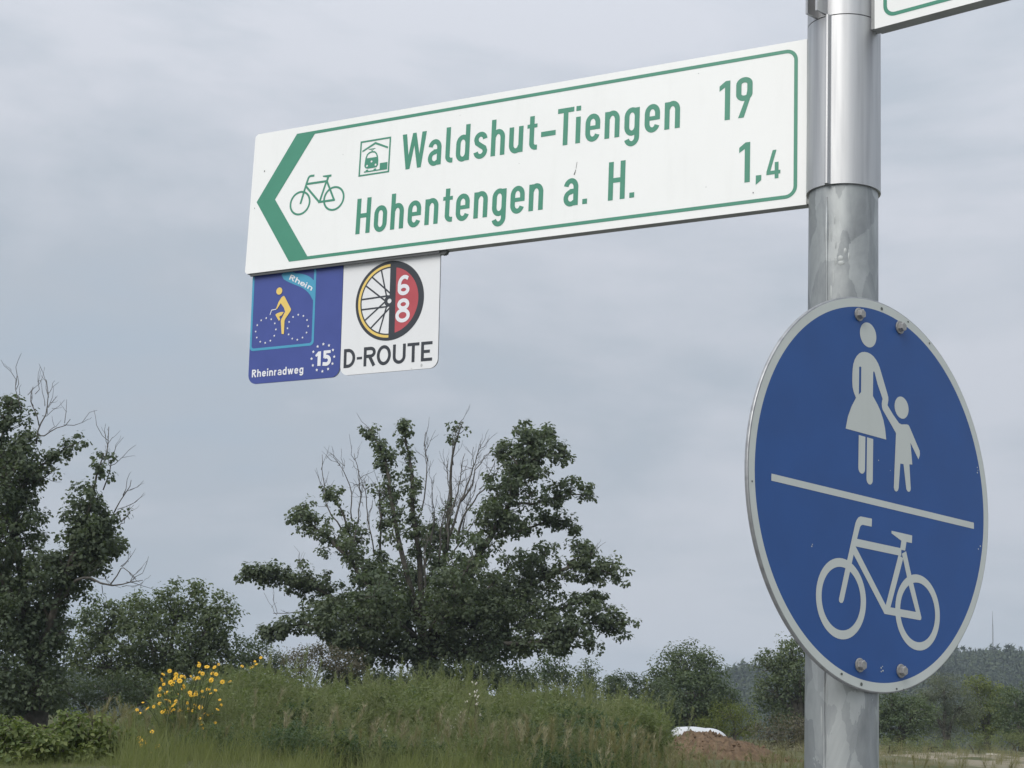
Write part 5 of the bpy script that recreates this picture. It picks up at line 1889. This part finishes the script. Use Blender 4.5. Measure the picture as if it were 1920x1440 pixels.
g = np.random.default_rng(53)
heads = [(373, 1248), (388, 1250), (402, 1251), (374, 1260), (380, 1263), (398, 1262), (405, 1264), (306, 1264), (318, 1258), (330, 1270), (340, 1268), (346, 1269), (358, 1268), (366, 1272), (372, 1271),
         (320, 1279), (325, 1280), (322, 1283), (307, 1283), (345, 1287), (341, 1292), (396, 1275), (300, 1292), (321, 1296), (311, 1300), (335, 1302), (357, 1302), (360, 1305), (356, 1298), (379, 1296), (392, 1292),
         (395, 1300), (380, 1307), (404, 1294), (300, 1317), (298, 1320), (288, 1325), (318, 1316), (325, 1322), (330, 1315), (319, 1328), (326, 1330), (316, 1335), (337, 1336), (340, 1333), (355, 1335), (366, 1322),
         (376, 1326), (368, 1333), (383, 1338), (390, 1340), (397, 1338), (335, 1348), (362, 1352), (370, 1346), (375, 1347), (361, 1358), (377, 1357), (351, 1318), (412, 1312), (408, 1330), (268, 1317), (257, 1331), (305, 1335)]
heads += [(a + g.normal() * 9, b + g.normal() * 9 + 3) for a, b in heads[::2]]
flower_plant('large clump of yellow daisy flowers on tall stems among the left weeds', [(a, b, g.uniform(-.5, .5)) for a, b in heads], 14.9, (345, 1436), WEED, g)
heads = [(266, 1388), (262, 1392), (270, 1390), (274, 1394), (285, 1372), (266, 1398), (290, 1402), (296, 1398), (270, 1411), (276, 1409), (283, 1412), (260, 1384)]
flower_plant('small low clump of yellow flowers near the bottom left', [(a, b, g.uniform(-.2, .2)) for a, b in heads], 13.7, (275, 1442), WEED, g)
heads = [(480, 1245), (474, 1250), (469, 1252), (454, 1249), (478, 1240), (431, 1278), (476, 1282), (485, 1290), (489, 1233)]
flower_plant('few yellow flowers standing alone above the green weeds', [(a, b, g.uniform(-.2, .2)) for a, b in heads], 18.0, (470, 1425), WEED, g)

# pale seed heads
SEED = plain('seed_head_pale', (0.50, 0.48, 0.40), 0.9, vary=0.25, scale=200)
sd = MB()
sd.add([(0, 0, -.012), (.011, 0, 0), (0, .011, .002), (-.011, 0, 0), (0, -.011, .002), (0, 0, .018)],
       [(0, 2, 1), (0, 3, 2), (0, 4, 3), (0, 1, 4), (5, 1, 2), (5, 2, 3), (5, 3, 4), (5, 4, 1)])
_so = sd.build('seed_head', SEED, None)
seed_me = _so.data
bpy.data.objects.remove(_so)


def seed_plant(label, pts, Y, base, g):
    b3 = at(base[0], base[1], Y)
    b3[2] = float(ground_z(b3[0], b3[1])) - .02
    root = empty('seed_head_plant', b3)
    tag(root, label, 'weed', 'weeds with pale seed heads')
    st = MB()
    for px, py in pts:
        p = at(px, py, Y + g.uniform(-.2, .2))
        q = spline([b3 + np.array([g.normal() * .04, g.normal() * .04, 0]), b3 * .4 + p * .6 + np.array([g.normal() * .03, 0, .06]), p], 6)
        st.tube(q, np.linspace(.005, .002, 6), n=4, cap=False)
        for k in range(3):
            o = link('seed_head', seed_me, root)
            o.location = Vector(p - b3 + g.normal(size=3) * np.array([.012, .012, .018]) * k)
            o.rotation_euler = (g.normal() * .4, g.normal() * .4, g.uniform(0, 6))
            s = g.uniform(.5, .9)
            o.scale = (s, s, s * 1.2)
    st.build('stems', WEED_DRY, root, rel=b3)


seed_plant('weed with pale seed heads at the bottom middle left', [(722, 1372), (712, 1394), (706, 1408), (702, 1420), (698, 1430), (715, 1385), (664, 1409), (728, 1362)], 15.6, (700, 1444), g)
seed_plant('tall weed dotted with pale seed heads, in front of the bank below the half-dead tree',
           [(892, 1283), (890, 1298), (890, 1306), (894, 1312), (876, 1316), (864, 1337), (863, 1345), (868, 1346), (884, 1346), (900, 1340), (895, 1321), (873, 1360), (851, 1364), (858, 1376), (890, 1370), (886, 1390), (897, 1388), (848, 1360)],
           16.2, (872, 1444), g)
seed_plant('short pale weed below the yellow flowers', [(504, 1420), (510, 1416), (500, 1425), (508, 1428), (514, 1410)], 15.6, (506, 1444), g)
seed_plant('pale dry weed left of the tall one, at the bottom edge', [(820, 1392), (826, 1400), (832, 1385), (815, 1405), (838, 1410)], 15.4, (826, 1444), g)

# ------------------------------------------------------------------ earth heap and the white thing behind it
SOIL = plain('heap_soil', (0.125, 0.086, 0.056), 0.95, vary=0.4, scale=14, spec=0.1)
Yh = 25.0
hc = at(1385, 1432, Yh)
heap = empty('earth_heap', (hc[0], hc[1], float(ground_z(hc[0], hc[1]))))
tag(heap, 'heap of brown crumbly earth left of the post', 'earth heap')
g = np.random.default_rng(67)
nx, ny = 70, 34
X, Yg_ = np.meshgrid(np.linspace(-1.35, 1.35, nx), np.linspace(-1.0, 1.0, ny))
topz = interp(X, [(-1.35, 0), (-.95, .34), (-.72, .44), (-.40, .43), (-.1, .36), (.2, .29), (.45, .19), (.8, .09), (1.35, 0)])
Zh = topz * np.clip(1 - (Yg_ / 1.0) ** 2, 0, 1) ** .7
rough = sum(np.sin(X * f + a) * np.sin(Yg_ * f * 1.1 + b) / f for f, a, b in [(9, 1, 2), (17, 3, 1), (31, 2, 5), (47, 0, 1)]) * .35
Zh = Zh * (1 + rough * 1.3) + g.normal(size=Zh.shape) * .024 * (Zh > .03) - .04
V = np.stack([X.ravel(), Yg_.ravel(), Zh.ravel()], 1)
i = np.arange(ny - 1)[:, None] * nx + np.arange(nx - 1)[None, :]
link('mound', mesh_np('mound', V, [np.stack([i, i + 1, i + nx + 1, i + nx], -1).reshape(-1, 4)], SOIL), heap)
cl = MB()
for _ in range(700):
    k = g.integers(0, len(V))
    c = V[k] + np.array([g.normal() * .02, g.normal() * .02, .0])
    if c[2] < -.02 and g.uniform() < .6:
        continue
    r_ = .007 + .030 * g.uniform() ** 2.5
    q = [(1, 0, 0), (-1, 0, 0), (0, 1, 0), (0, -1, 0), (0, 0, 1), (0, 0, -1)]
    q = [c + np.array(v) * r_ * g.uniform(.6, 1.3) for v in q]
    cl.add(q, [(0, 2, 4), (2, 1, 4), (1, 3, 4), (3, 0, 4), (2, 0, 5), (1, 2, 5), (3, 1, 5), (0, 3, 5)])
cl.build('clods', SOIL, heap, kind='stuff')

SHEET = plain('white_wrap', (0.50, 0.515, 0.53), 0.4, vary=0.03, scale=6)
Yb = 27.0
c = at(1311, 1384, Yb)
bale = empty('white_wrapped_roll', (c[0], c[1], c[2]))
tag(bale, 'long white round-ended roll lying behind the brown earth heap', 'wrapped roll')
mb = MB()
rad = .165
zb = c[2]
gz = float(ground_z(c[0], c[1]))
ts_ = np.linspace(0, 1, 26)
Lr = .84
prof = []
for t in ts_:
    xx = -.40 + Lr * t
    if t < .62:
        rr = rad * (1 - .04 * math.cos(t * 9))
    else:
        u = (t - .62) / .38
        rr = rad * math.sqrt(max(0.0, 1 - u ** 2.4))
    if t < .06:
        rr *= .55 + t / .06 * .45
    prof.append((xx, max(rr, .006)))
mb.tube([(a, 0.02 * math.sin(a * 3), (r_ - rad) * .55) for a, r_ in prof], [r_ for a, r_ in prof], n=26)
mb.build('wrap', SHEET, bale, smooth=True)
mb = MB()
mb.tube([(-.455, 0, .01), (-.43, 0, .01), (-.405, 0, 0)], [.05, .035, .06], n=9)
mb.build('tied_end', SHEET, bale, smooth=True)
mb = MB()                               # earth bed it lies on
bed = empty('soil_bed', (c[0], c[1], gz))
bpy.data.objects.remove(bed)
n = 30
V = []
for r_, z in ((1.3, gz - .1), (.95, zb - rad - .09), (.6, zb - rad - .02), (.0, zb - rad - .01)):
    V += [(c[0] + r_ * math.cos(2 * math.pi * k / n) * 1.1, c[1] + r_ * .8 * math.sin(2 * math.pi * k / n), z + .02 * math.sin(k * 2.7)) for k in range(n)]
F = [(j * n + k, j * n + (k + 1) % n, (j + 1) * n + (k + 1) % n, (j + 1) * n + k) for j in range(3) for k in range(n)]
mb.add(V, F)
o = mb.build('earth_bank', SOIL, None, smooth=True, kind='structure')

# pale slabs lying at the edge of the bare ground
SLAB = plain('pale_slab', (0.62, 0.58, 0.50), 0.8, vary=0.1, scale=6)
for px, w, lb_ in ((1855, .12, 'left one of two small pale blocks lying below the yellowish tree'), (1868, .15, 'right one of two small pale blocks lying below the yellowish tree')):
    p = at(px, 1409, 46)
    p[2] = float(ground_z(p[0], p[1]))
    s = empty('pale_block', p)
    tag(s, lb_, 'block', 'pale blocks on the bare ground')
    mb = MB()
    mb.box((-w / 2, -.1, -.05), (w / 2, .1, .075))
    mb.build('block', SLAB, s)

# ------------------------------------------------------------------ distant wooded ridge, mast
HILL = plain('hill_floor', (0.040, 0.055, 0.030), 0.95, vary=0.3, scale=.02, spec=0.05)
grid_mesh('hill', np.linspace(-900 * HS, 1100 * HS, 120), np.linspace(560 * HS, 1250 * HS, 50), lambda x, y: hill_z(x, y) - .5, HILL)
FAR = leafy('far_forest', (0.028, 0.042, 0.022), (0.060, 0.080, 0.036), 0.0, scale=.03)
g = np.random.default_rng(71)
n = 8200
Yf = HS * (575 + 345 * g.uniform(size=n) ** .75)
Xf = HS * g.uniform(-330, 345, n)
keep = (np.abs(Xf / Yf) < .37)
Xf, Yf = Xf[keep], Yf[keep]
Zf = hill_z(Xf, Yf)
tem = []
for k in range(6):
    if k < 3:       # broadleaf: lumpy half-dome built of facets
        v = unit(g.normal(size=(44, 3))) * np.array([4.2, 4.2, 4.6])
        v[:, 2] = np.abs(v[:, 2]) + 2.5
    else:           # conifer
        t = g.uniform(0, 1, 44)
        a = g.uniform(0, 6.28, 44)
        v = np.stack([np.cos(a) * (1 - t) * 2.9, np.sin(a) * (1 - t) * 2.9, 2 + t * 11], 1)
    q = []
    for p in v:
        d = g.normal(size=(3, 3)) * 1.15
        q.append(p + d)
    tem.append((np.concatenate(q), np.arange(44 * 3).reshape(-1, 3)))
Vs, Fs, As = [], [], []
off = 0
pk = np.where(g.uniform(size=len(Xf)) < .16, g.integers(3, 6, len(Xf)), g.integers(0, 3, len(Xf)))
for i in range(len(Xf)):
    v, f = tem[pk[i]]
    s = g.uniform(.42, .78) * HS
    Vs.append(v * s + np.array([Xf[i], Yf[i], Zf[i] - .6]))
    Fs.append(f + off)
    As.append(np.full(len(v), g.uniform()))
    off += len(v)
o = link('forest', mesh_np('forest', np.concatenate(Vs), [np.concatenate(Fs)], FAR, var=np.concatenate(As)), kind='stuff')
tag(o, 'dark hazy forest covering the distant ridge', 'forest')

MAST = plain('mast_grey', (0.22, 0.23, 0.24), 0.6, vary=0.1, scale=.5)
mp_ = at(1862, 1225, 880 * HS)
mast = empty('radio_mast', (mp_[0], mp_[1], float(hill_z(mp_[0], mp_[1]))))
tag(mast, 'thin radio mast rising from the wooded ridge at the right', 'mast')
mtop = at(1861, 1146, 880 * HS)[2] - mast.location[2]
mb = MB()
for k in range(3):
    a = k * 2.094
    mb.tube([(.22 * math.cos(a), .22 * math.sin(a), 0), (.17 * math.cos(a), .17 * math.sin(a), mtop * .72)], .05, n=5)
for k in range(24):
    z = mtop * .72 * k / 24
    for j in range(3):
        a, b = j * 2.094, (j + 1) * 2.094
        mb.tube([(.20 * math.cos(a), .20 * math.sin(a), z), (.20 * math.cos(b), .20 * math.sin(b), z + mtop * .03)], .025, n=4)
mb.build('lattice', MAST, mast)
mb = MB()
mb.tube([(0, 0, mtop * .70), (0, 0, mtop * .86), (0, 0, mtop)], [.13, .09, .045], n=6)
mb.build('aerial', MAST, mast)

# ------------------------------------------------------------------ air
hz = MB()
hz.box((-1600, -70, -1.4), (1600, 2300, 110))
hm = bpy.data.materials.new('haze_air')
hm.use_nodes = True
hn = hm.node_tree.nodes
hn.clear()
ho = hn.new('ShaderNodeOutputMaterial')
hv = hn.new('ShaderNodeVolumePrincipled')
hv.inputs['Color'].default_value = (0.76, 0.87, 1.0, 1)
hv.inputs['Density'].default_value = 0.00036
hm.node_tree.links.new(hv.outputs[0], ho.inputs['Volume'])
hz.build('haze', hm, None, kind='stuff')
